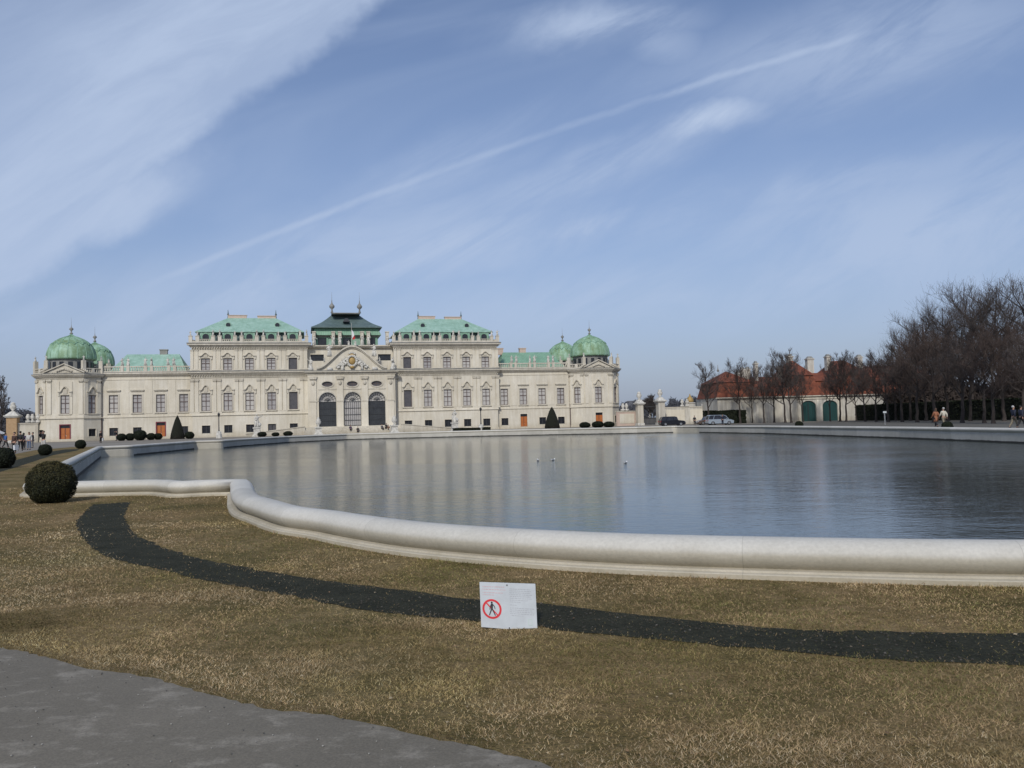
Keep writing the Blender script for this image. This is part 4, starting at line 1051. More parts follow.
for x in (-5.6, 5.2):
    mb = MB(); trophy(mb, cx0+x*.82, 4.2, 21.6, 1.2, int(x*3)); mb.build('roof_ornament', 'verdigris', cr2)

# --- terrace, steps and ramps in front of the portico
ter = MB(); ter.box(-hw-.6, hw+.6, -6.2, yf-.352, 0, 1.42)
for k in range(8): ter.box(-6.6, 6.6, -6.2-.36*(k+1), -6.2-.36*k-.001, 0, 1.42-.17*(k+1))
ter.box(-hw-.8, -6.601, -9.2, -6.202, 0, .9); ter.box(6.601, hw+.8, -9.2, -6.202, 0, .9)
ter.build('terrace', 'stone_trim', palace)
for s_ in (-1, 1):
    rp = MB(); x0, x1 = s_*(hw+.6), s_*20.0
    for y0_, y1_ in ((-6.6, -6.25),):
        rp.add([(x0, y0_, 0), (x1, y0_, 0), (x1, y1_, 0), (x0, y1_, 0), (x0, y0_, 1.55), (x1, y0_, .45), (x1, y1_, .45), (x0, y1_, 1.55)], [(0, 1, 5, 4), (1, 2, 6, 5), (2, 3, 7, 6), (3, 0, 4, 7), (4, 5, 6, 7)])
        rp.add([(x0, y0_-.12, 1.55), (x1, y0_-.12, .45), (x1, y1_+.12, .45), (x0, y1_+.12, 1.55), (x0, y0_-.12, 1.7), (x1, y0_-.12, .6), (x1, y1_+.12, .6), (x0, y1_+.12, 1.7)], [(0, 1, 5, 4), (1, 2, 6, 5), (2, 3, 7, 6), (3, 0, 4, 7), (4, 5, 6, 7), (0, 3, 2, 1)])
    rp.build('ramp_wall', 'stone_trim', palace)

# ------------------------------------------------------------------ pedestal statues, lamps
def pedestal_statue(x, y, d, h, lab, seed, fig=True):
    p = atd(x, y, d); o = empty('pedestal_statue' if fig else 'pillar_vase', (p.x, d, 0), PA)
    tag(o, lab, 'statue' if fig else 'pillar', 'stone statues before the palace' if fig else 'stone pillars beside the palace steps')
    b = MB(); k = h*.42
    b.box(-.85, .85, -.85, .85, 0, .22); b.box(-.7, .7, -.7, .7, .22, .4); b.box(-.55, .55, -.55, .55, .4, k-.25); b.box(-.68, .68, -.68, .68, k-.25, k)
    b.build('pedestal', 'statue_stone', o)
    f_ = MB()
    if fig:
        statue_mesh(f_, 0, 0, k, h-k, seed); f_.sphere((.35, .1, k+.4), .4, 8, 0, (1, .8, 1.1)); f_.sphere((-.3, .05, k+.9), .25, 8)
        f_.build('figure', 'statue_stone', o, True)
    else:
        f_.lathe([(.3, 0), (.18, .15), (.16, .3), (.42, .6), (.5, .95), (.36, 1.2), (.42, 1.3), (.2, 1.5), (.12, 1.75)], (0, 0, k), 12)
        f_.build('vase', 'statue_stone', o, True)
pedestal_statue(257, 430, 148, 4.1, 'weathered stone statue on a pedestal before the left half of the palace', 21)
pedestal_statue(454.7, 426, 151, 4.0, 'weathered stone statue on a pedestal before the right half of the palace', 22)
pedestal_statue(318.5, 430, 150, 3.5, 'pale stone pillar with urn at the left end of the palace steps', 23, False)
pedestal_statue(394.5, 430, 151, 3.5, 'pale stone pillar with urn at the right end of the palace steps', 24, False)
def lamp(x, y, d, h, lab):
    p = atd(x, y, d); o = tag(empty('lamp_post', (p.x, d, 0)), lab, 'lamp post', 'old fashioned lamp posts before the palace')
    MB().lathe([(.5, 0), (.5, .7), (.42, .8), (.4, 1.1), (.2, 1.2)], n=8).build('base', 'statue_stone', o)
    MB().lathe([(.13, 1.1), (.09, 1.6), (.07, h-.8), (.1, h-.75), (.05, h-.6)], n=8).build('pole', 'iron', o)
    MB().lathe([(.1, h-.6), (.22, h-.15), (.26, h-.12), (.08, h+.08), (.02, h+.2)], n=6).build('lantern', 'iron', o)
lamp(219, 436, 140, 4.2, 'dark lamp post on a stone base left of the palace steps')
lamp(481, 427, 149, 4.1, 'dark lamp post on a stone base right of the palace steps')

# ------------------------------------------------------------------ sky and sun
SUN = Vector((-.14, -.99, 0)).normalized(); EL = R(36)
w = bpy.data.worlds.new('World'); scn.world = w; w.use_nodes = True
nt = w.node_tree; bg = nt.nodes['Background']
sky = nt.nodes.new('ShaderNodeTexSky'); sky.sky_type = 'NISHITA'; sky.sun_disc = False
sky.sun_elevation = EL; sky.sun_rotation = math.atan2(SUN.x, SUN.y) % (2*math.pi)
sky.air_density = 1.0; sky.dust_density = 1.2; sky.ozone_density = 1.5
tc = nt.nodes.new('ShaderNodeTexCoord'); sp_ = nt.nodes.new('ShaderNodeSeparateXYZ'); nt.links.new(tc.outputs['Generated'], sp_.inputs[0])
sx, sy, sz = sp_.outputs
def M_(op, a, b=None, c=None, clamp=False): return mathn(nt, op, a, b, c, clamp)
syc = M_('MAXIMUM', M_('ABSOLUTE', sy), .15)
A_ = M_('DIVIDE', sx, syc); B_ = M_('DIVIDE', sz, syc)      # tangent-plane sky coordinates
def img(x, y): r = ray(x, y); return (r.x/r.y, r.z/r.y)
def vec(x, y, z=0):
    n = nt.nodes.new('ShaderNodeCombineXYZ')
    for i, v in enumerate((x, y, z)):
        if isinstance(v, (int, float)): n.inputs[i].default_value = v
        else: nt.links.new(v, n.inputs[i])
    return n.outputs[0]
def noise_(v, scale, detail=6, rough=.6, dist=0):
    n = nt.nodes.new('ShaderNodeTexNoise'); n.inputs['Scale'].default_value = scale; n.inputs['Detail'].default_value = detail
    n.inputs['Roughness'].default_value = rough; n.inputs['Distortion'].default_value = dist; nt.links.new(v, n.inputs['Vector']); return n.outputs['Fac']
def sstep(v, a, b):
    n = nt.nodes.new('ShaderNodeMapRange'); n.interpolation_type = 'SMOOTHSTEP'; n.inputs[1].default_value = a; n.inputs[2].default_value = b
    nt.links.new(v, n.inputs[0]); return n.outputs[0]
def line(p, q):                          # signed distance and along-coordinate of a line through two sky points
    (x0, y0), (x1, y1) = p, q; L = math.hypot(x1-x0, y1-y0); dx, dy = (x1-x0)/L, (y1-y0)/L
    dist = M_('ADD', M_('MULTIPLY', A_, -dy), M_('ADD', M_('MULTIPLY', B_, dx), x0*dy-y0*dx))
    al = M_('ADD', M_('MULTIPLY', A_, dx), M_('ADD', M_('MULTIPLY', B_, dy), -(x0*dx+y0*dy)))
    return dist, al, L
def rot(deg, sx_, sy_):
    c, s = math.cos(R(deg)), math.sin(R(deg))
    x = M_('ADD', M_('MULTIPLY', A_, c*sx_), M_('MULTIPLY', B_, s*sx_)); y = M_('ADD', M_('MULTIPLY', A_, -s*sy_), M_('MULTIPLY', B_, c*sy_))
    return vec(x, y)
fib = noise_(rot(28, 1.3, 5), 2.2, 6, .62, .5)         # fibrous cirrus
fib2 = noise_(rot(12, 1.0, 3.2), 1.6, 4, .6, .8)
warp = M_('MULTIPLY', M_('SUBTRACT', noise_(rot(0, 1, 1), 4.5, 5, .62), .5), .20)
# big veil in the upper left, its edge running from the top centre down to the left
d1, a1, L1 = line(img(150, 178), img(405, -5))
veil = M_('MULTIPLY', sstep(M_('ADD', d1, M_('MULTIPLY', warp, .6)), -.008, .028), M_('ADD', .25, M_('MULTIPLY', sstep(d1, .38, .10), .75)))
veil = M_('MULTIPLY', veil, M_('ADD', .62, M_('MULTIPLY', sstep(fib, .3, .72), .34)))
d2, a2, L2 = line(img(60, 275), img(225, 180))
tail = M_('MULTIPLY', sstep(M_('ADD', d2, M_('MULTIPLY', warp, .5)), -.010, .022), sstep(d2, .26, .03))
tail = M_('MULTIPLY', tail, M_('MULTIPLY', sstep(M_('ADD', a2, M_('MULTIPLY', warp, 1.2)), L2+.03, L2-.12), M_('ADD', .62, M_('MULTIPLY', sstep(fib, .35, .7), .35))))
# contrail
d3, a3, L3 = line(img(150, 284), img(865, 34))
bow = M_('MULTIPLY', M_('MULTIPLY', a3, M_('SUBTRACT', L3, a3)), .065)
d3b = M_('ABSOLUTE', M_('SUBTRACT', M_('ADD', d3, M_('MULTIPLY', M_('SUBTRACT', noise_(rot(20, 1, 1), 22, 2, .6), .5), .005)), bow))
ctr = M_('MULTIPLY', sstep(d3b, .0068, .0003), M_('MULTIPLY', sstep(a3, -.05, .10), sstep(a3, L3+.06, L3-.06)))
ctr = M_('MULTIPLY', ctr, M_('ADD', .12, M_('MULTIPLY', sstep(fib, .32, .62), .40)))
# feathered wisps: (centre px, half length, half width, angle, strength)
cl_ = M_('MAXIMUM', veil, tail)
FB = M_('ADD', .38, M_('MULTIPLY', sstep(fib, .36, .62), 1.05)); WV = vec(A_, M_('ADD', B_, M_('MULTIPLY', warp, .35)))
for (x, y, hl, hwid, ang, st) in ((708, 125, .075, .02, 14, .75), (600, 168, .22, .03, 20, .45), (590, 27, .11, .026, 4, .6), (665, 42, .05, .03, -20, .3), (565, 228, .085, .014, 14, .7), (470, 248, .18, .032, 12, .65),
                                   (790, 190, .32, .03, 8, .38), (330, 262, .26, .05, 14, .5), (120, 320, .35, .06, 4, .35), (860, 50, .25, .06, 12, .42), (920, 235, .28, .09, 4, .48), (720, 290, .45, .045, 4, .42), (430, 180, .16, .035, 26, .35)):
    px_, py_ = img(x, y); mp = nt.nodes.new('ShaderNodeMapping'); mp.vector_type = 'TEXTURE'
    mp.inputs['Location'].default_value = (px_, py_, 0); mp.inputs['Rotation'].default_value = (0, 0, R(ang)); mp.inputs['Scale'].default_value = (hl, hwid, 1)
    nt.links.new(WV, mp.inputs[0]); ln = nt.nodes.new('ShaderNodeVectorMath'); ln.operation = 'LENGTH'; nt.links.new(mp.outputs[0], ln.inputs[0])
    g = M_('MULTIPLY', sstep(ln.outputs['Value'], 1.8, 0), M_('MULTIPLY', FB, st))
    cl_ = M_('MAXIMUM', cl_, g)
gen = M_('MULTIPLY', sstep(fib2, .40, .78), .26)
cl_ = M_('ADD', M_('ADD', cl_, M_('MULTIPLY', ctr, M_('SUBTRACT', 1.0, cl_))), M_('MULTIPLY', gen, M_('SUBTRACT', 1, cl_)))
cl_ = M_('MULTIPLY', cl_, sstep(sz, .0, .12))
haze = ramp(nt, M_('MAXIMUM', sz, 0), [(0, (.9, .9, .9)), (.06, (.7, .7, .7)), (.2, (.38, .38, .38)), (.5, (.1, .1, .1))])
tint = mix(nt, sky.outputs[0], (.95, .955, 1.06), 1.0, 'MULTIPLY')
SKYK = .105
k = 1/SKYK
hz_c = ramp(nt, M_('MAXIMUM', sz, 0), [(0, (.29*k, .345*k, .45*k)), (.1, (.32*k, .395*k, .58*k)), (.3, (.30*k, .395*k, .63*k))])
colr = mix(nt, tint, hz_c, haze)
colr = mix(nt, colr, (.46*k, .56*k, .75*k), cl_)
nt.links.new(colr, bg.inputs[0]); bg.inputs[1].default_value = SKYK
sl = bpy.data.lights.new('sun', 'SUN'); sl.energy = 2.35; sl.angle = R(5); sl.color = (1, .955, .88)
so = bpy.data.objects.new('sun', sl); col.objects.link(so)
dirv = Vector((SUN.x*math.cos(EL), SUN.y*math.cos(EL), math.sin(EL)))
so.rotation_euler = dirv.to_track_quat('Z', 'Y').to_euler(); so.location = (-20, -20, 40)

# ------------------------------------------------------------------ people
def skin_mesh(name, nodes, edges, root=0, sub=1):
    bm = bmesh.new(); lay = bm.verts.layers.skin.verify(); vs = []
    for i, (p, r) in enumerate(nodes):
        v = bm.verts.new(p); r = r if isinstance(r, tuple) else (r, r); v[lay].radius = r; v[lay].use_root = (i == root); vs.append(v)
    for a, b in edges: bm.edges.new((vs[a], vs[b]))
    me = bpy.data.meshes.new('tmp'); bm.to_mesh(me); bm.free()
    o = bpy.data.objects.new('tmp', me); col.objects.link(o)
    o.modifiers.new('s', 'SKIN').use_smooth_shade = True
    sm = o.modifiers.new('d', 'SUBSURF'); sm.levels = sub; sm.render_levels = sub
    dg = bpy.context.evaluated_depsgraph_get(); out = bpy.data.meshes.new_from_object(o.evaluated_get(dg)); out.name = name
    bpy.data.objects.remove(o); bpy.data.meshes.remove(me)
    return out
POSES = {
 'stand': dict(el=((-.25, .03, 1.14), (.25, .03, 1.14)), wr=((-.24, -.06, .90), (.24, -.06, .90)), kn=((-.10, -.02, .5), (.10, -.02, .5)), an=((-.11, .02, .09), (.11, .02, .09))),
 'walk': dict(el=((-.24, .12, 1.16), (.24, -.07, 1.15)), wr=((-.25, .10, .92), (.23, -.25, .98)), kn=((-.09, -.16, .52), (.10, .08, .5)), an=((-.09, -.24, .10), (.10, .34, .15))),
 'photo': dict(el=((-.36, -.16, 1.30), (.36, -.16, 1.30)), wr=((-.13, -.27, 1.52), (.13, -.27, 1.52)), kn=((-.12, -.02, .5), (.12, -.02, .5)), an=((-.15, .02, .09), (.15, .02, .09))),
 'sit': dict(dz=-.42, el=((-.25, -.10, .70), (.25, -.10, .70)), wr=((-.12, -.32, .62), (.12, -.32, .62)), kn=((-.11, -.45, .55), (.11, -.45, .55)), an=((-.11, -.48, .10), (.11, -.48, .10))),
}
PM_CACHE = {}
def pose_meshes(pose):
    if pose in PM_CACHE: return PM_CACHE[pose]
    P = POSES[pose]; dz = P.get('dz', 0)
    Z = lambda x, y, z: (x, y, z+dz)
    nodes = [(Z(0, 0, .95), .13), (Z(0, 0, 1.12), .115), (Z(0, 0, 1.32), (.15, .12)), (Z(0, 0, 1.44), .075), (Z(0, -.01, 1.51), .055), (Z(0, -.02, 1.58), (.065, .075)), (Z(0, -.02, 1.655), (.078, .095)), (Z(0, -.01, 1.72), .06), (Z(0, -.115, 1.63), .015)]
    edges = [(0, 1), (1, 2), (2, 3), (3, 4), (4, 5), (5, 6), (6, 7), (6, 8)]
    for s in (-1, 1):                              # ears
        nodes.append((Z(s*.085, 0, 1.64), .016)); edges.append((6, len(nodes)-1))
    for k, s in enumerate((-1, 1)):
        b = len(nodes); el, wr = Vector(P['el'][k]), Vector(P['wr'][k]); d = (wr-el).normalized()
        side = d.cross(Vector((0, 0, 1))) if abs(d.z) < .9 else Vector((0, 1, 0)); side = side.normalized()
        nodes += [(Z(s*.175, 0, 1.40), .06), (tuple(el), .045), (tuple(wr), .028), (tuple(wr+d*.07), (.034, .02))]
        edges += [(2, b), (b, b+1), (b+1, b+2), (b+2, b+3)]
        for j, (o_, l) in enumerate(((-.032, .062), (-.011, .078), (.011, .072), (.032, .055))):
            c = len(nodes); q = wr+d*.085+side*o_; bend = Vector((0, -.02, -.008))
            nodes += [(tuple(q), .010), (tuple(q+d*l*.5+bend*.4), .009), (tuple(q+d*l*.95+bend), .007)]; edges += [(b+3, c), (c, c+1), (c+1, c+2)]
        c = len(nodes); q = wr+d*.03+side*-.045; nodes += [(tuple(q), .012), (tuple(q+d*.035-side*.02), .009)]; edges += [(b+3, c), (c, c+1)]
    hips = []
    for k, s in enumerate((-1, 1)):
        b = len(nodes); kn, an = P['kn'][k], P['an'][k]
        nodes += [(Z(s*.095, -.01, .90), .095), (kn, .062), (an, .04), ((an[0], an[1]-.13, an[2]-.05), .032)]
        edges += [(0, b), (b, b+1), (b+1, b+2), (b+2, b+3)]
    body = skin_mesh('body', nodes, edges)
    j = [(Z(0, 0, .93), .16), (Z(0, 0, 1.12), .15), (Z(0, 0, 1.32), (.18, .145)), (Z(0, 0, 1.45), .10)]; je = [(0, 1), (1, 2), (2, 3)]
    for k, s in enumerate((-1, 1)):
        b = len(j); j += [(Z(s*.185, 0, 1.39), .085), (P['el'][k], .068), (P['wr'][k], .048)]; je += [(2, b), (b, b+1), (b+1, b+2)]
    jacket = skin_mesh('jacket', j, je)
    t = [(Z(0, 0, .97), .14)]; te = []
    for k, s in enumerate((-1, 1)):
        b = len(t); kn, an = P['kn'][k], P['an'][k]; t += [(Z(s*.10, 0, .86), .115), (kn, .082), ((an[0], an[1], an[2]+.03), .062)]; te += [(0, b), (b, b+1), (b+1, b+2)]
    trousers = skin_mesh('trousers', t, te)
    sh = MB()
    for k in (0, 1): sh.sphere((P['an'][k][0], P['an'][k][1]-.06, P['an'][k][2]-.045), .13, 8, 0, (.42, 1, .42))
    hz = 1.685+dz; hr = MB(); hr.sphere((0, .025, hz), .105, 10, 0, (.95, 1.0, .95)); hl = MB(); hl.sphere((0, .025, hz), .108, 10, 0, (.95, 1, 1)); hl.sphere((0, .06, hz-.11), .10, 8, 0, (1, .6, 1.4))
    ct = MB(); ct.lathe([(.22, .55), (.20, .75), (.165, 1.0), (.15, 1.1)], (0, 0, dz), 12, 0, None, 1, .8)
    fc = MB()
    for s in (-1, 1): fc.sphere((s*.032, -.108, 1.665+dz), .011, 6)
    fc.box(-.022, .022, -.113, -.10, 1.585+dz, 1.594+dz)
    PM_CACHE[pose] = dict(body=body, jacket=jacket, trousers=trousers, shoes=sh, hair=hr, hair_long=hl, coat=ct, face=fc)
    return PM_CACHE[pose]
def mesh_child(name, src, mat, parent):
    if isinstance(src, MB): return src.build(name, mat, parent, True)
    o = bpy.data.objects.new(name, src); col.objects.link(o); o.parent = parent
    if not src.materials: src.materials.append(MATS[mat])
    o.material_slots[0].link = 'OBJECT'; o.material_slots[0].material = MATS[mat]
    src.polygons.foreach_set('use_smooth', [True]*len(src.polygons))
    return o
def person(loc, face, pose, label, top, legs, hair='hair_dark', h=1.72, coat=False, long_hair=False, bag=None, group='visitors around the pool'):
    P = pose_meshes(pose); o = tag(empty('person', loc, face), label, 'person', group); s = h/1.74; o.scale = (s, s, s)
    mesh_child('body', P['body'], 'skin', o); mesh_child('jacket', P['jacket'], top, o); mesh_child('trousers', P['trousers'], legs, o)
    mesh_child('shoes', P['shoes'], 'cloth_black', o); mesh_child('hair', P['hair_long' if long_hair else 'hair'], hair, o); mesh_child('face', P['face'], 'hair_dark', o)
    if coat: mesh_child('coat_skirt', P['coat'], top, o)
    if bag:
        wr = POSES[pose]['wr'][1]; b = empty('shopping_bag', (loc[0], loc[1], loc[2]), face); b.scale = (s, s, s)
        tag(b, bag[1], 'bag')
        mb = MB(); mb.frus((wr[0]-.06, wr[0]+.10, wr[1]-.17, wr[1]+.17), (wr[0]-.08, wr[0]+.12, wr[1]-.2, wr[1]+.2), wr[2]-.62, wr[2]-.22); mb.build('bag_body', bag[0], b)
        mb = MB(); mb.tube((wr[0]+.02, wr[1]-.1, wr[2]-.23), (wr[0]+.01, wr[1], wr[2]-.07), .008, .008, 4); mb.tube((wr[0]+.02, wr[1]+.1, wr[2]-.23), (wr[0]+.01, wr[1], wr[2]-.07), .008, .008, 4); mb.build('bag_handle', bag[0], b)
    return o
def ppl(x, y, d, *a, **k): p = atd(x, y, d); z = k.pop('z', 0); return person((p.x, d, z), *a, **k)
ppl(-.5, 447, 99, R(60), 'walk', 'person in a dark coat walking at the very left edge of the photo', 'cloth_brown', 'cloth_black')
ppl(5.6, 447, 92, R(150), 'walk', 'person in a bright blue jacket among the visitors on the left walk', 'cloth_blue', 'cloth_black')
ppl(14.3, 447, 68, R(-20), 'stand', 'person in a dark brown jacket with a white carrier bag, nearest of the left visitors', 'cloth_darkbrown', 'cloth_black', bag=('bag_white', 'white carrier bag held by the nearest visitor on the left walk'))
ppl(20.5, 447, 78, R(200), 'walk', 'tall person in black with dark hair in the middle of the left visitors', 'cloth_black', 'cloth_black', h=1.82)
ppl(23.8, 447, 84, R(170), 'stand', 'person in dark purple partly hidden behind the tall visitor in black', 'cloth_purple', 'cloth_black', long_hair=True, h=1.66)
ppl(29, 447, 82, R(10), 'stand', 'person in pale top and light jeans on the left walk', 'cloth_white', 'jeans', 'hair_brown', long_hair=True)
ppl(32.8, 447, 93, R(-60), 'stand', 'person in dark clothes right of the visitor in light jeans', 'cloth_black', 'cloth_grey')
ppl(43.5, 447, 78, R(-15), 'photo', 'person with both elbows raised taking a picture behind a small round bush', 'cloth_black', 'cloth_white', h=1.8)
ppl(100.6, 440, 122, R(75), 'stand', 'person in black holding a white bag beside the palace drainpipe', 'cloth_black', 'cloth_black', bag=('bag_white', 'small white bag held by the person beside the palace drainpipe'))
ppl(116.5, 440, 143, R(-50), 'photo', 'person in dark clothes with raised arms behind the leftmost hedge bushes', 'cloth_black', 'cloth_grey')
def pstep(u, step, *a, **k):
    q = pal(u, 6.2+.36*step-.18); return person((q.x, q.y, 1.42-.17*step-.36+.0), PA+R(random.uniform(-25, 25)), 'sit', *a, **k)
pstep(-.9, 4, 'person in purple sitting left of the middle of the palace steps', 'cloth_purple', 'cloth_black', long_hair=True)
pstep(.45, 6, 'person all in black sitting in the middle of the palace steps', 'cloth_black', 'cloth_black')
pstep(5.1, 4, 'person in grey sitting leftmost of the group at the right of the palace steps', 'cloth_grey', 'cloth_black')
pstep(6.0, 3, 'person in black sitting in the centre of the group on the palace steps', 'cloth_black', 'cloth_black')
pstep(6.35, 5, 'person in brown sitting in front of the right pillar on the palace steps', 'cloth_brown', 'cloth_navy')
ppl(694.7, 424, 148, R(0), 'stand', 'person in black standing alone between the dark car and the silver van', 'cloth_black', 'cloth_black')
ppl(722.6, 424, 140, R(20), 'stand', 'person in dark blue standing in front of the silver van', 'cloth_navy', 'cloth_navy', h=1.8)
ppl(936.2, 424, 75, R(190), 'walk', 'person in a long rust brown coat walking behind the pool on the right', 'cloth_rust', 'cloth_black', 'hair_brown', coat=True, long_hair=True)
ppl(944.0, 424, 74, R(190), 'walk', 'person in a cream jacket walking beside the person in rust brown', 'cloth_cream', 'cloth_khaki', 'hair_grey', h=1.78)
ppl(1014, 424, 63, R(100), 'walk', 'grey haired person in a dark jacket and khaki trousers near the right edge', 'cloth_navy', 'cloth_khaki', 'hair_grey', h=1.74)
ppl(1021.5, 424, 62, R(100), 'walk', 'person all in dark clothes at the very right edge of the photo', 'cloth_navy', 'cloth_black')

# ------------------------------------------------------------------ bare trees
def make_tree_meshes(seed, H, trunk_h, spread, mats, n1=7, n2=6, n3=6, n4=5, rt=.2, upright=.6, tw=.016):
    r = random.Random(seed); tr = MB(); cr_ = MB()
    def wob(p0, p1, r0, r1, mb, n, seg=3, am=.06):
        L = (p1-p0).length; prev = p0; pr0 = r0; pts = [p0]
        for k in range(1, seg+1):
            t = k/seg; q = p0.lerp(p1, t)
            if k < seg: q = q+Vector((r.uniform(-1, 1), r.uniform(-1, 1), r.uniform(-.5, .5)))*L*am
            rr = r0+(r1-r0)*t; mb.tube(prev, q, pr0, rr, n); prev = q; pr0 = rr; pts.append(q)
        return pts
    def along(pts, t):
        s = t*(len(pts)-1); i = min(int(s), len(pts)-2); return pts[i].lerp(pts[i+1], s-i)
    top = Vector((r.uniform(-.3, .3), r.uniform(-.3, .3), H*.9))
    fork = Vector((top.x*.3, top.y*.3, trunk_h))
    base = wob(Vector((0, 0, -.1)), fork, rt, rt*.72, tr, 8, 4, .02)
    tr.tube((0, 0, -.1), (0, 0, .35), rt*1.5, rt, 8)
    lead = wob(fork, top, rt*.7, .03, tr, 6, 6, .03)
    for i in range(n1):
        t = (i+.3)/n1*.82; p = along(lead, t); a = i*2.4+r.uniform(-.4, .4); L = spread*(1-.55*t)*r.uniform(.8, 1.15)
        e = p+Vector((math.cos(a)*L, math.sin(a)*L, L*upright*r.uniform(.7, 1.5)))
        e.z = min(e.z, H*.98)
        l1 = wob(p, e, rt*.42*(1-.5*t), .022, tr, 5, 4, .07)
        for j in range(n2):
            t2 = .22+.75*(j+r.random()*.6)/n2; q = along(l1, min(t2, .98)); d = (e-p).normalized(); rv = Vector((r.gauss(0, 1), r.gauss(0, 1), r.gauss(.35, .8))).normalized()
            L2 = L*.58*(1.15-t2*.5)*r.uniform(.7, 1.2); e2 = q+(d*.55+rv*.75).normalized()*L2
            l2 = wob(q, e2, .032, .014, cr_, 4, 3, .08)
            for k in range(n3):
                t3 = .15+.85*(k+r.random()*.6)/n3; q3 = along(l2, min(t3, .99)); rv = Vector((r.gauss(0, .8), r.gauss(0, .8), r.gauss(.9, .6))).normalized(); d2 = (e2-q).normalized()
                L3 = L2*.78*r.uniform(.6, 1.3); e3 = q3+(d2*.5+rv*.8).normalized()*L3
                cr_.tube(q3, e3, tw, tw*.6, 3)
                for m_ in range(n4):
                    q4 = q3.lerp(e3, r.uniform(.15, 1)); rv = Vector((r.gauss(0, .8), r.gauss(0, .8), r.gauss(1.0, .6))).normalized()
                    cr_.tube(q4, q4+(rv+(e3-q3).normalized()*.5).normalized()*L3*r.uniform(.4, .9), tw*.7, tw*.4, 3)
    a = tr.build('trunk', mats[0]); b = cr_.build('crown', mats[1]); return a, b
def tree_kind(*a, **k):
    tr, cw = make_tree_meshes(*a, **k); o = empty('bare_tree'); tr.parent = o; cw.parent = o; return o
KT = [tree_kind(s, 11.5, 2.7, 2.9, ('bark_dark', mt), 13, 8, 6, 5, .19, 1.1, .0122) for s, mt in ((31, 'twig_grey'), (32, 'twig_brown'), (33, 'twig_brown'))]
KB = [tree_kind(s, 21, 4.0, 7.6, ('bark_dark', 'twig_grey'), 15, 8, 6, 4, .42, .75, .0165) for s in (41, 42)]
for o in KT+KB: freeze(o)
used_t = set()
def tree(kinds, i, x, d, h, label, group, H0, wide=1.0):
    o = kinds[i % len(kinds)]; p = atd(x, 415, d); s = h/H0
    c = o if o.name not in used_t else copy_tree(o)
    used_t.add(o.name); c.location = (p.x, d, 0); c.rotation_euler = (0, 0, x*1.7); c.scale = (s*wide, s*wide, s)
    tag(c, label, 'tree', group)
rowt = [(709, 160, 12.0, 'leftmost bare tree of the row, standing behind the silver van'), (722, 172, 10.0, 'short reddish bare tree before the left roof peak'),
        (740, 160, 12.2, 'bare tree at the right end of the square cut hedge'), (764, 156, 11.0, 'slim bare tree before the cluster of white chimneys'),
        (774, 161, 11.5, 'bare tree just right of the white chimney cluster'), (785, 153, 13.2, 'tallest bare tree before the white stable wall, left of the green gates'),
        (791, 150, 12.6, 'bare tree directly left of the first green gate'), (840, 150, 12.6, 'bare tree directly right of the second green gate'),
        (846, 144, 11.6, 'bare tree at the left end of the long dark hedge'), (865, 140, 10.6, 'bare tree below the lone white chimney on the right'),
        (876, 133, 10.8, 'slim bare tree behind the white topped post'), (888, 127, 10.8, 'bare tree just right of the white topped post'),
        (902, 121, 11.2, 'reddish brown bare tree before the first tall park tree'), (917, 114, 12.0, 'dense brown bare tree left of the walking couple'),
        (934, 107, 12.4, 'dense brown bare tree behind the walking couple'), (962, 98, 11.5, 'bare tree right of the person in the cream jacket'),
        (984, 92, 10.5, 'slim bare tree between the walking couple and the right edge'), (993, 88, 10.2, 'nearest bare tree of the row, left of the grey haired walker'),
        (1040, 80, 10.5, 'bare tree of the row reaching in at the right edge')]
for i, (x, d, h, lab) in enumerate(rowt): tree(KT, i, x, d, h*1.04, lab, 'bare trees in a row along the right walk', 11.5, .95 if x < 880 else 1.1)
row2 = [(752, 166, 11.5, 'back row bare tree between the square cut hedge and the white chimneys'), (803, 163, 11.0, 'back row bare tree rising over the left edge of the first green gate'),
        (830, 160, 11.8, 'back row bare tree between the two green gates'), (856, 152, 11.5, 'back row bare tree before the right roof peak'), (896, 140, 11.8, 'back row bare tree where the red roof meets the park trees'),
        (910, 133, 12.4, 'back row brown tree left of the walking couple, close to the hedge'), (926, 126, 12.8, 'back row brown tree just left of the rust brown coat'), (948, 118, 12.6, 'back row brown tree above the cream jacket'),
        (970, 110, 12.0, 'back row brown tree right of the cream jacket'), (1004, 104, 12.2, 'back row brown tree above the grey haired walker'), (1024, 100, 11.8, 'back row brown tree at the right edge')]
for i, (x, d, h, lab) in enumerate(row2): tree(KT, i+1, x, d, h, lab, 'back row of bare trees beside the hedge', 11.5, .7 if x < 880 else 1.1)
for i, (x, d, h, lab) in enumerate([(912, 150, 21.5, 'leftmost tall park tree, lower than the others with an open crown'), (927, 146, 23, 'second tall park tree from the left behind the hedge'),
        (948, 142, 24.5, 'tall park tree behind the walking couple'), (972, 138, 26.5, 'tall park tree with the highest crown left of the right edge'), (1002, 134, 27.0, 'tallest park tree near the right edge with thick dark limbs'),
        (1030, 130, 27.5, 'tall park tree cut off by the right edge')]):
    tree(KB, i, x, d, h*.87, lab, 'tall bare park trees behind the hedge', 21, .78 if i == 0 else 1.0)
# poplar at the far left
simple('twig_pale', (.12, .105, .10), (.19, .17, .16), 3, .95)
pt = make_tree_meshes(51, 16.5, 1.5, 1.7, ('bark_dark', 'twig_pale'), 22, 6, 6, 5, .25, 2.6, .026)
o = empty('poplar_tree', (atd(1, 430, 185).x, 185, 0)); pt[0].parent = o; pt[1].parent = o; tag(o, 'narrow upright bare poplar at the left edge of the photo', 'tree')

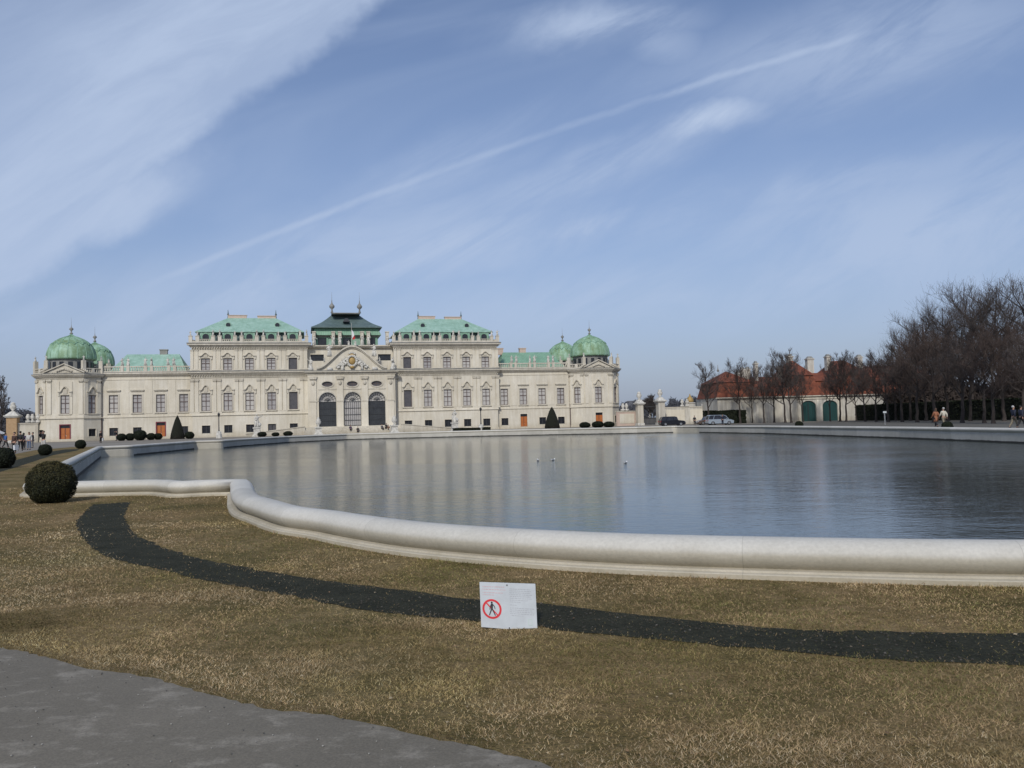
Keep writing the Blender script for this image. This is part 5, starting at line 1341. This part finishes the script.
# distant wooded rise and far trees (uncountable)
def far_wood(x0, x1, d, top0, top1, lab, seed, n=9000, mt='far_twig'):
    r = np.random.default_rng(seed); a = atd(x0, 430, d); b = atd(x1, 430, d); L = b.x-a.x
    u = r.random(n); hh = top0+(top1-top0)*u+1.2*np.sin(u*17+seed)+.7*np.sin(u*41)+r.normal(scale=.5, size=n)
    z = hh*np.sqrt(r.random(n)); yy = r.uniform(-4, 4, n); s = .55
    P = np.stack([u*L, yy, z], 1); th = r.uniform(0, np.pi, n); ax = np.stack([np.cos(th), r.normal(scale=.4, size=n), np.sin(th)], 1)*s*r.uniform(.5, 1.5, (n, 1)); bx = np.stack([-np.sin(th), r.normal(scale=.4, size=n), np.cos(th)], 1)*s*.25
    V = np.empty((n*4, 3)); V[0::4] = P-ax; V[1::4] = P+bx; V[2::4] = P+ax; V[3::4] = P-bx
    me = bpy.data.meshes.new('far_wood'); me.from_pydata(V.tolist(), [], [tuple(range(i*4, i*4+4)) for i in range(n)]); me.materials.append(MATS[mt])
    o = bpy.data.objects.new('far_wood', me); col.objects.link(o); o.location = (a.x, d, 0); tag(o, lab, 'wood', kind='stuff')
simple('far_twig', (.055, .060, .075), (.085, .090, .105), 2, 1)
far_wood(-8, 38, 240, 7.5, 6.5, 'hazy dark far wood seen left of the palace', 2)
far_wood(616, 648, 260, 4.6, 5.2, 'hazy far shrubs beyond the wall right of the palace', 3, 4000)
far_wood(664, 712, 260, 5.2, 6.5, 'hazy far trees beyond the wall left of the stables', 4, 7000)
simple('undergrowth', (.030, .023, .020), (.055, .042, .036), 2, 1)
far_wood(893, 1150, 150, 5.0, 8.0, 'dense brown undergrowth of the park behind the tall hedge', 5, 16000, 'undergrowth')
far_wood(916, 1150, 142, 4.2, 5.6, 'low brown thicket rising just above the tall hedge', 6, 12000, 'undergrowth')
gtree = tree_kind(61, 7.2, .7, 2.2, ('bark_dark', 'twig_grey'), 12, 9, 8, 8, .18, 1.1, .024)
p = atd(651, 420, 195); gtree.location = (p.x, 195, 0); tag(gtree, 'bushy dark bare tree filling the open gateway right of the palace', 'tree')

# ------------------------------------------------------------------ walls, gates
def urn(mb, x, y, z, h):
    mb.lathe([(h*.2, 0), (h*.12, h*.12), (h*.3, h*.35), (h*.33, h*.6), (h*.2, h*.75), (h*.26, h*.82), (h*.1, h*1.0)], (x, y, z), 10)
def garden_wall(x0, x1, d0, d1, h, mat, urns, label, name='garden_wall'):
    a = atd(x0, 425, d0); b = atd(x1, 425, d1); o = tag(empty(name, (a.x, d0, 0), math.atan2(d1-d0, b.x-a.x)), label, 'wall'); L = math.hypot(b.x-a.x, d1-d0)
    MB().box(0, L, -.25, .25, 0, h).build('wall', mat, o)
    mb = MB(); mb.box(-.05, L+.05, -.35, .35, h, h+.18); mb.build('wall_coping', 'stone_trim', o)
    pn = MB(); n = max(1, int(L/4))
    for i in range(n): pn.box(L*(i+.12)/n, L*(i+.88)/n, -.29, -.25, .5, h-.45)
    pn.build('wall_panel', 'plaster_light', o)
    for x in urns:
        t = (x-x0)/(x1-x0); mb = MB(); mb.box(t*L-.4, t*L+.4, -.4, .4, h+.18, h+.6); urn(mb, t*L, 0, h+.6, 1.2); mb.build('urn', 'statue_stone', o, True)
garden_wall(617, 636, 176, 178, 3.0, 'pink_render', (623.5, 627), 'short pale pink garden wall joining the right end of the palace, two urns on top')
garden_wall(664, 712, 180, 178, 3.6, 'white_wall', (683, 688, 704), 'long cream garden wall behind the dark car, carrying stone urns')
garden_wall(15.5, 38, 150, 152, 3.4, 'stone_trim', (28, 32.5, 38), 'grey garden wall with three white urns left of the palace')
def gate_pier(x, d, h, w, mat, lab, fig=True):
    p = atd(x, 425, d); o = tag(empty('gate_pier', (p.x, d, 0), PA), lab, 'gate pier', 'stone gate piers')
    MB().box(-w/2, w/2, -w/2, w/2, 0, h).build('shaft', mat, o)
    mb = MB(); mb.box(-w/2-.15, w/2+.15, -w/2-.15, w/2+.15, -.01, .5); mb.box(-w/2-.2, w/2+.2, -w/2-.2, w/2+.2, h, h+.2); mb.box(-w/2-.38, w/2+.38, -w/2-.38, w/2+.38, h+.2, h+.42)
    mb.frus((-w/2-.2, w/2+.2, -w/2-.2, w/2+.2), (-.35, .35, -.35, .35), h+.42, h+1.1); mb.build('cap', 'statue_stone', o)
    f_ = MB(); urn(f_, 0, 0, h+1.1, 1.7); f_.build('urn', 'statue_stone', o, True)
gate_pier(13, 150, 4.6, 1.7, 'ochre_render', 'ochre coloured gate pier with pale urn left of the palace')
gate_pier(640, 176, 4.4, 1.25, 'stone_trim', 'left stone gate pier with an urn right of the palace')
gate_pier(661, 176, 4.8, 1.45, 'white_wall', 'right white gate pier with an urn beside the dark car')
a = atd(643, 425, 177); b = atd(657.5, 425, 177)
o = tag(empty('iron_gate', (a.x, 177, 0)), 'low iron gate leaf with grey panels between the two gate piers', 'gate'); L = b.x-a.x
g1 = MB()
for i in range(int(L/.28)+1): g1.tube((i*.28, 0, .1), (i*.28, 0, 4.2+.5*math.sin(i*.28/L*math.pi)), .05, .03, 5)
for z in (.2, 1.5, 3.9): g1.box(0, L, -.04, .04, z, z+.12)
g1.build('bars', 'iron', o); MB().box(0, L, .06, .1, .2, 1.5).build('kick_panel', 'cloth_grey', o)
# white marquee roof at the far left behind the visitors
p = atd(1, 430, 150); o = tag(empty('canopy_tent', (p.x-2.2, 150, -.5)), 'white canopy tent roof at the left edge beside the ochre gate pier', 'tent')
MB().frus((-5, 2.2, -2, 2), (-3, -1.2, -.2, .2), 2.2, 4.2).build('roof', 'bag_white', o)
for x, y in ((-4.9, -1.9), (2.1, -1.9), (2.1, 1.9), (-4.9, 1.9)): MB().tube((x, y, 0), (x, y, 2.2), .06, .06, 6).build('leg', 'alloy', o)
# lantern tower top glimpsed beyond the wall
p = atd(690, 400, 230); o = tag(empty('small_tower', (p.x, 230, 0)), 'small tower with gilded onion cap rising beyond the garden wall', 'tower')
MB().lathe([(1.5, 0), (1.5, 5.2), (1.7, 5.4), (1.2, 5.6)], n=12).build('shaft', 'white_wall', o); MB().lathe([(.9, 5.6), (1.0, 6.1), (.8, 6.7), (.3, 7.2), (.1, 7.9)], n=12).build('cap', 'gilding', o, True)
# far town roofs hazily visible right of the palace
p = atd(637, 405, 300); o = tag(empty('far_house', (p.x-8, 300, 0)), 'hazy far house roof just right of the palace corner', 'house')
MB().box(2, 13, 0, 8, 0, 5.2).build('wall', 'white_wall', o); MB().frus((1.7, 13.3, -.3, 8.3), (5, 10, 3.8, 4.2), 5.2, 8).build('roof', 'cloth_grey', o)

# ------------------------------------------------------------------ stables with red roofs
SA = PA; sp0 = atd(706, 423, 168); sp1x = 0
S_ = tag(empty('stable_building', (sp0.x, sp0.y, 0), R(5)), 'long white stable building with steep red tiled roofs, green arched gates and white chimneys', 'building')
SM = T(sp0.x, sp0.y, 0, R(5)); SMi = SM.inverted()
def su(x):                                   # coordinate along the front at a pixel column
    r = ray(x, 415); o_ = SMi @ Vector((0, 0, EYE)); d_ = (SMi.to_3x3() @ r); t = -o_.y/d_.y; return o_.x+d_.x*t
E0, E1 = su(718), su(935)
wl = MB(); gates = [(su(801.5), su(816.5)), (su(823), su(838))]
loops = [[(a+(b-a)*0, 0)]+[(b, 0)]+[((a+b)/2+(b-a)/2*math.cos(math.pi*k/10), 3.1+1.15*math.sin(math.pi*k/10)) for k in range(11)] for a, b in gates]
arcs = []
xx = su(744)
while xx+2.6 < su(797): arcs.append([(xx+.3, .9), (xx+2.0, .9), (xx+2.0, 3.4)]+[(xx+1.15+.85*math.cos(math.pi*k/6), 3.4+.5*math.sin(math.pi*k/6)) for k in range(1, 6)]+[(xx+.3, 3.4)]); xx += 3.0
wl.panel(I4, [(E0, -.3), (E1, -.3), (E1, 5.3), (E0, 5.3)], loops, .35)
wl.add([(E0, 0, -.3), (E0, 14, -.3), (E0, 14, 5.3), (E0, 0, 5.3)], [(0, 1, 2, 3)]); wl.add([(E1, 0, -.3), (E1, 14, -.3), (E1, 14, 5.3), (E1, 0, 5.3)], [(0, 1, 2, 3)])
wl.build('wall', 'white_wall', S_)
for lp_ in arcs:
    pm = MB(); pm.panel(T(0, -.03), lp_, [], .05); pm.build('blind_arch', 'cloth_grey' if 0 else 'stone_trim', S_)
for i, (a, b) in enumerate(gates):
    g_ = MB(); g_.panel(T(0, .3), loops[i], [], .05); g_ = g_.build('arched_gate', 'gate_green', S_)
    pl = MB(); pl.box((a+b)/2-.05, (a+b)/2+.05, .24, .3, 0, 4.2)
    for x in np.linspace(a+.3, b-.3, 8): pl.box(x-.02, x+.02, .27, .3, .1, 3.4)
    pl.build('gate_batten', 'iron', g_)
    sr_ = MB()
    for x in (a-.7, b+.1): sr_.box(x, x+.6, -.12, 0, 0, 4.4)
    sr_.box(a-.8, b+.8, -.2, 0, 4.6, 4.85); sr_.build('gate_surround', 'plaster_light', g_)
MB().box(E0-.4, E1+.4, -.5, 0, 5.1, 5.3).build('cornice', 'stone_trim', S_)
def mans(x0, x1, zb, zm, zt, rx, y0=-.4, y1=13, nm='roof', flat_=.5):
    xa, xb = su(x0), su(x1); mb = MB()
    mb.frus((xa, xb, y0, y1), (xa+.7, xb-.7, y0+1.3, y1-1.3), zb, zm); mb.frus((xa+.4, xb-.4, y0+1.0, y1-1.0), (xa+(xb-xa)*rx, xb-(xb-xa)*rx, 6, 6.6), zm+.01, zt)
    return mb.build(nm, 'red_tiles', S_)
mans(717, 759, 5.31, 8.4, 10.9, .49, nm='pavilion_roof'); mans(746, 797, 5.3, 7.4, 9.6, .12, .2, 12, 'range_roof')
mans(792, 820, 5.32, 9.5, 12.9, .44, nm='pavilion_roof'); mans(817, 842, 5.3, 8.3, 10.2, .2, .3, 12, 'range_roof')
mans(837, 874, 5.33, 9.5, 12.7, .34, nm='pavilion_roof'); mans(870, 938, 5.3, 8.9, 11.4, .1, .2, 12, 'range_roof')
for x, zt, w_, y in ((749, 11.4, .9, 5), (754, 12.2, 1.2, 5), (759, 12.3, 1.2, 5), (766, 13.4, .8, 4), (805.5, 14.9, 1.2, 6), (826, 14.3, 1.8, 6), (845, 14.7, 1.2, 6), (875, 14.4, 1.3, 5), (792, 12.3, .9, 5)):
    c = su(x)*(1) ; w_ *= .78; zt -= .5; ch = MB(); ch.box(c-w_/2, c+w_/2, y, y+1.2, 8, zt-.7); ch.box(c-w_/2-.15, c+w_/2+.15, y-.15, y+1.35, zt-.7, zt-.5)
    ch = ch.build('chimney', 'white_wall', S_); MB().frus((c-w_/2, c+w_/2, y, y+1.2), (c-w_/4, c+w_/4, y+.3, y+.9), zt-.5, zt).build('chimney_cap', 'cornice_lead', ch)
for x, zt in ((730, 10.9), (805, 12.9)): MB().lathe([(.12, 0), (.3, .3), (.1, .6), (.03, 1.5)], (su(x), 6.3, zt), 8).build('finial', 'cornice_lead', S_)

# ------------------------------------------------------------------ cars
def car(loc, rz, label, paint, kind):
    o = tag(empty('parked_car', loc, rz), label, 'car', 'cars parked beyond the pool')
    L, W_, H = dict(suv=(4.6, 1.85, 1.68), van=(4.7, 1.85, 1.72), hatch=(4.0, 1.75, 1.5))[kind]; hw_ = W_/2; h2 = L/2
    side = dict(suv=[(-h2, .45), (-h2+.03, .85), (-h2+.12, 1.0), (h2-1.35, 1.03), (h2-.35, .92), (h2-.04, .72), (h2, .42)],
                van=[(-h2, .4), (-h2+.02, .9), (-h2+.08, 1.02), (h2-1.05, 1.02), (h2-.25, .84), (h2-.02, .65), (h2, .38)],
                hatch=[(-h2, .4), (-h2+.02, .8), (-h2+.1, .92), (h2-1.1, .94), (h2-.3, .8), (h2-.03, .62), (h2, .36)])[kind]
    low = [(h2-.1, .24), (-h2+.1, .24)]; prof = side+low; n = len(prof)
    b = MB(); rows = ((-1, .90), (-.93, 1.0), (0, 1.0), (.93, 1.0), (1, .90))
    cz = .62
    for t, k in rows: b.v += [(x*(.985 if abs(t) == 1 else 1), t*hw_, cz+(z-cz)*k) for x, z in prof]
    for r_ in range(4):
        for i in range(n): j = (i+1) % n; b.f.append((r_*n+i, r_*n+j, (r_+1)*n+j, (r_+1)*n+i)); b.m.append(0)
    b.f += [tuple(range(n))[::-1], tuple(range(4*n, 5*n))]; b.m += [0, 0]; b.build('body', paint, o)
    cab = dict(suv=[(-h2+.08, 1.0), (-h2+.42, H-.1), (-h2+.8, H-.02), (.35, H), (.75, H-.12), (h2-1.4, 1.03)],
               van=[(-h2+.06, 1.0), (-h2+.28, H-.1), (-h2+.6, H), (.45, H), (.95, H-.14), (h2-.95, 1.0)],
               hatch=[(-h2+.08, .92), (-h2+.5, H-.1), (-h2+.9, H), (.2, H), (.6, H-.12), (h2-1.15, .94)])[kind]
    def cabin(mb, sh, dz=0, mi=0):
        k = len(cab); mb2 = []
        for t in (-1, 1): mb2 += [(x*sh, t*(hw_-.07-.2*max(0, (z-1.0)/(H-1.0))), z+dz) for x, z in cab]
        mb.add(mb2, [(i, (i+1) % k, k+(i+1) % k, k+i) for i in range(k)]+[tuple(range(k))[::-1], tuple(range(k, 2*k))], mi)
    g_ = MB(); cabin(g_, 1); g_.build('windows', 'dark_glass', o)
    rf = MB(); k = len(cab)
    pts = cab[1:5]
    for (xa, za), (xb, zb) in zip(pts[:-1], pts[1:]): rf.add([(xa, -hw_+.26, za+.015), (xb, -hw_+.26, zb+.015), (xb, hw_-.26, zb+.015), (xa, hw_-.26, za+.015)], [(0, 1, 2, 3)])
    for s in (-1, 1):
        for (xa, za), (xb, zb) in ((cab[0], cab[1]), (cab[4], cab[5]), ((cab[0][0]+.9, 1.0), (cab[1][0]+.95, H-.04)), ((.05, 1.0), (.1, H-.02))):
            ya = s*(hw_-.06-.2*max(0, (za-1.0)/(H-1.0))); yb = s*(hw_-.06-.2*max(0, (zb-1.0)/(H-1.0))); rf.tube((xa, ya, za), (xb, yb, zb), .045, .04, 5)
        rf.tube((cab[1][0], s*(hw_-.25), H-.1), (cab[2][0], s*(hw_-.26), H-.0), .04, .04, 5); rf.tube((cab[2][0], s*(hw_-.26), H), (cab[3][0], s*(hw_-.26), H), .045, .045, 5); rf.tube((cab[3][0], s*(hw_-.26), H), (cab[4][0], s*(hw_-.25), H-.12), .045, .045, 5)
    rf.build('roof', paint, o)
    for sx in (-h2+.85, h2-.9):
        for s in (-1, 1):
            w1 = MB(); w1.tube((sx, s*(hw_-.2), .33), (sx, s*(hw_+.012), .33), .33, .33, 18, 0, True); w1 = w1.build('wheel', 'rubber', o)
            r1 = MB(); r1.tube((sx, s*(hw_+.01), .33), (sx, s*(hw_+.025), .33), .21, .19, 14, 0, True); r1.build('rim', 'alloy', w1)
    for s in (-1, 1):
        MB().box(h2-.16, h2+.012, s*(hw_-.35)-.17, s*(hw_-.35)+.17, .62, .76).build('headlight', 'headlamp', o)
        MB().box(-h2-.012, -h2+.1, s*(hw_-.2)-.1, s*(hw_-.2)+.1, .72, .95).build('taillight', 'plastic_red', o)
        MB().box(cab[5][0]-.5, cab[5][0]-.32, s*(hw_+.02)-.09, s*(hw_+.02)+.09, .98, 1.12).build('mirror', paint, o)
    MB().box(h2-.02, h2+.02, -.3, .3, .42, .54).build('number_plate', 'sign_white', o)
    MB().box(-h2+.25, h2-.25, -hw_+.05, hw_-.05, .16, .3).build('underbody', 'rubber', o)
p = atd(672, 424, 150); car((p.x, 150, 0), R(6), 'black estate car parked in front of the white gate pier', 'paint_black', 'suv')
p = atd(719.5, 424, 147); car((p.x, 147, 0), R(6), 'silver blue van parked in front of the square cut hedge', 'paint_silver', 'van')
p = atd(707.5, 424, 152); car((p.x, 152, 0), R(186), 'small brown car partly hidden behind the silver van', 'paint_brown', 'hatch')

# ------------------------------------------------------------------ small things
p = atd(885, 424, 100); o = tag(empty('info_post', (p.x, 100, 0)), 'slim post with a small white panel among the bare trees on the right', 'sign')
MB().box(-.05, .05, -.05, .05, 0, 1.5).build('post', 'alloy', o); MB().box(-.2, .2, -.1, -.05, 1.4, 1.62).build('panel', 'sign_white', o)
def gull(x, y, lab, h=.16):
    p = at(x, y, WATER); o = tag(empty('gull', (p.x, p.y, WATER-.02), R(random.uniform(0, 360))), lab, 'bird', 'white gulls on the pool'); o.scale = (.75, .75, .75)
    nodes = [((0, 0, .06), .06), ((.09, 0, .075), .065), ((-.10, 0, .08), .045), ((-.20, 0, .10), .015), ((.15, 0, .12), .035), ((.17, 0, .17), .036), ((.22, 0, .165), .012)]
    me = skin_mesh('body', nodes, [(0, 1), (0, 2), (2, 3), (1, 4), (4, 5), (5, 6)]); me.materials.append(MATS['gull_white']); b = bpy.data.objects.new('body', me); col.objects.link(b); b.parent = o
    wg = MB()
    for s in (-1, 1): wg.sphere((-.06, s*.055, .10), .13, 8, 0, (1.1, .22, .35))
    wg.build('wing', 'gull_grey', o, True); MB().frus((.21, .23, -.012, .012), (.255, .26, -.004, .004), .155, .17).build('bill', 'gilding', o)
gull(538, 461, 'white gull floating left of the pool centre'); gull(625.5, 463.5, 'nearest white gull floating in the middle of the pool'); gull(553, 460.5, 'white gull floating between the two others')

# notice board stuck in the lawn
TL, TR, BR, BL = (479.2, 583.3), (535.5, 585.2), (537.5, 631.5), (481.3, 627)
Db = at(509, 629.5).y; c_ = at(509, 629.5)
bd = tag(empty('notice_board', (c_.x, Db, 0)), 'white keep off the grass board with red ringed crossed out walking figure', 'sign')
def bp(x, y): q = atd(x, y, Db); return Vector((q.x-c_.x, 0, q.z))
q = [bp(*BL), bp(*BR), bp(*TR), bp(*TL)]
W_ = ((q[1]-q[0]).length+(q[2]-q[3]).length)/2; H_ = ((q[3]-q[0]).length+(q[2]-q[1]).length)/2
def uv(u, v, y=-.0):                          # board coordinates 0..1 -> local, slight skew kept rigid
    a = q[0].lerp(q[1], u); b = q[3].lerp(q[2], u); p = a.lerp(b, v); return (p.x, y+.05*v, p.z)
b = MB(); b.v = [uv(0, 0), uv(1, 0), uv(1, 1), uv(0, 1), uv(0, 0, .006), uv(1, 0, .006), uv(1, 1, .006), uv(0, 1, .006)]
b.f = [(0, 1, 2, 3), (7, 6, 5, 4), (0, 4, 5, 1), (1, 5, 6, 2), (2, 6, 7, 3), (3, 7, 4, 0)]; b.m = [0]*6; b.build('panel', 'sign_white', bd)
asp = W_/H_
def ringpts(u, v, r0, r1, n=40, y=-.0015):
    mb = MB(); vs = []
    for k in range(n):
        a = 2*math.pi*k/n; vs += [uv(u+r0*math.cos(a), v+r0*asp*math.sin(a), y), uv(u+r1*math.cos(a), v+r1*asp*math.sin(a), y)]
    mb.add(vs, [(2*k, 2*k+1, (2*k+3) % (2*n), (2*k+2) % (2*n)) for k in range(n)]); return mb
ringpts(.205, .415, .135, .172).build('red_ring', 'sign_red', bd)
def stroke(mb, u0, v0, u1, v1, w, y): 
    d = Vector((u1-u0, (v1-v0)/asp)); nn = Vector((-d.y, d.x)).normalized()*w/2
    mb.add([uv(u0+nn.x, v0+nn.y*asp, y), uv(u1+nn.x, v1+nn.y*asp, y), uv(u1-nn.x, v1-nn.y*asp, y), uv(u0-nn.x, v0-nn.y*asp, y)], [(0, 1, 2, 3)])
sl_ = MB(); stroke(sl_, .11, .54, .30, .29, .022, -.0016); sl_.build('red_slash', 'sign_red', bd)
fg = MB(); yb = -.0024
hd = [uv(.205+.018*math.cos(2*math.pi*k/12), .555+.018*asp*math.sin(2*math.pi*k/12), yb) for k in range(12)]; fg.add(hd, [tuple(range(12))])
stroke(fg, .207, .53, .203, .42, .036, yb); stroke(fg, .203, .43, .175, .345, .02, yb); stroke(fg, .176, .35, .155, .275, .017, yb); stroke(fg, .205, .43, .235, .35, .02, yb); stroke(fg, .234, .355, .262, .275, .017, yb)
stroke(fg, .195, .52, .172, .455, .014, yb); stroke(fg, .172, .46, .168, .40, .013, yb); stroke(fg, .22, .52, .25, .47, .014, yb); stroke(fg, .25, .475, .26, .42, .013, yb)
fg.build('walking_figure', 'sign_black', bd)
def textblock(name, mat, rows, seed):
    r = random.Random(seed); mb = MB()
    for u0, u1, v, h_ in rows:
        u = u0
        while u < u1:
            wd = r.uniform(.012, .05)
            e = min(u+wd, u1)
            c = u
            while c < e: mb.add([uv(c, v, -.0012), uv(min(c+.0075, e), v, -.0012), uv(min(c+.0075, e), v+h_*r.uniform(.6, 1), -.0012), uv(c, v+h_*r.uniform(.7, 1), -.0012)], [(0, 1, 2, 3)]); c += .0105
            u = e+.012
    mb.build(name, mat, bd)
textblock('heading_text', 'sign_pink', [(.05, .44, .895, .022), (.05, .46, .835, .022), (.05, .42, .765, .02), (.05, .26, .715, .02)], 1)
textblock('body_text', 'sign_grey', [(.53, .90, .865-.0, .016), (.53, .92, .825, .016), (.53, .90, .785, .016), (.53, .93, .745, .016), (.53, .90, .705, .016), (.53, .92, .665, .016), (.53, .86, .625, .016), (.53, .72, .585, .016),
                         (.53, .66, .52, .016), (.53, .96, .455, .016), (.53, .92, .415, .016), (.53, .97, .375, .016), (.53, .95, .335, .016), (.55, .76, .295, .016)], 2)
lg = MB()
for e in ((.85, .12, .85, .24), (.91, .12, .91, .24), (.85, .24, .91, .24), (.85, .12, .91, .12)): stroke(lg, *e, .006, -.0012)
lg.build('emblem', 'sign_green', bd)
for u, v in ((.49, .955), (.5, .03)):
    s_ = MB(); c = uv(u, v, -.004); s_.sphere(c, .005, 8); s_.build('screw', 'iron', bd, True)
for u in (.25, .75): 
    a = uv(u, .9, .012); st = MB(); st.box(a[0]-.012, a[0]+.012, .062, .085, -.2, .28); st.build('stake', 'wood_dark', bd)
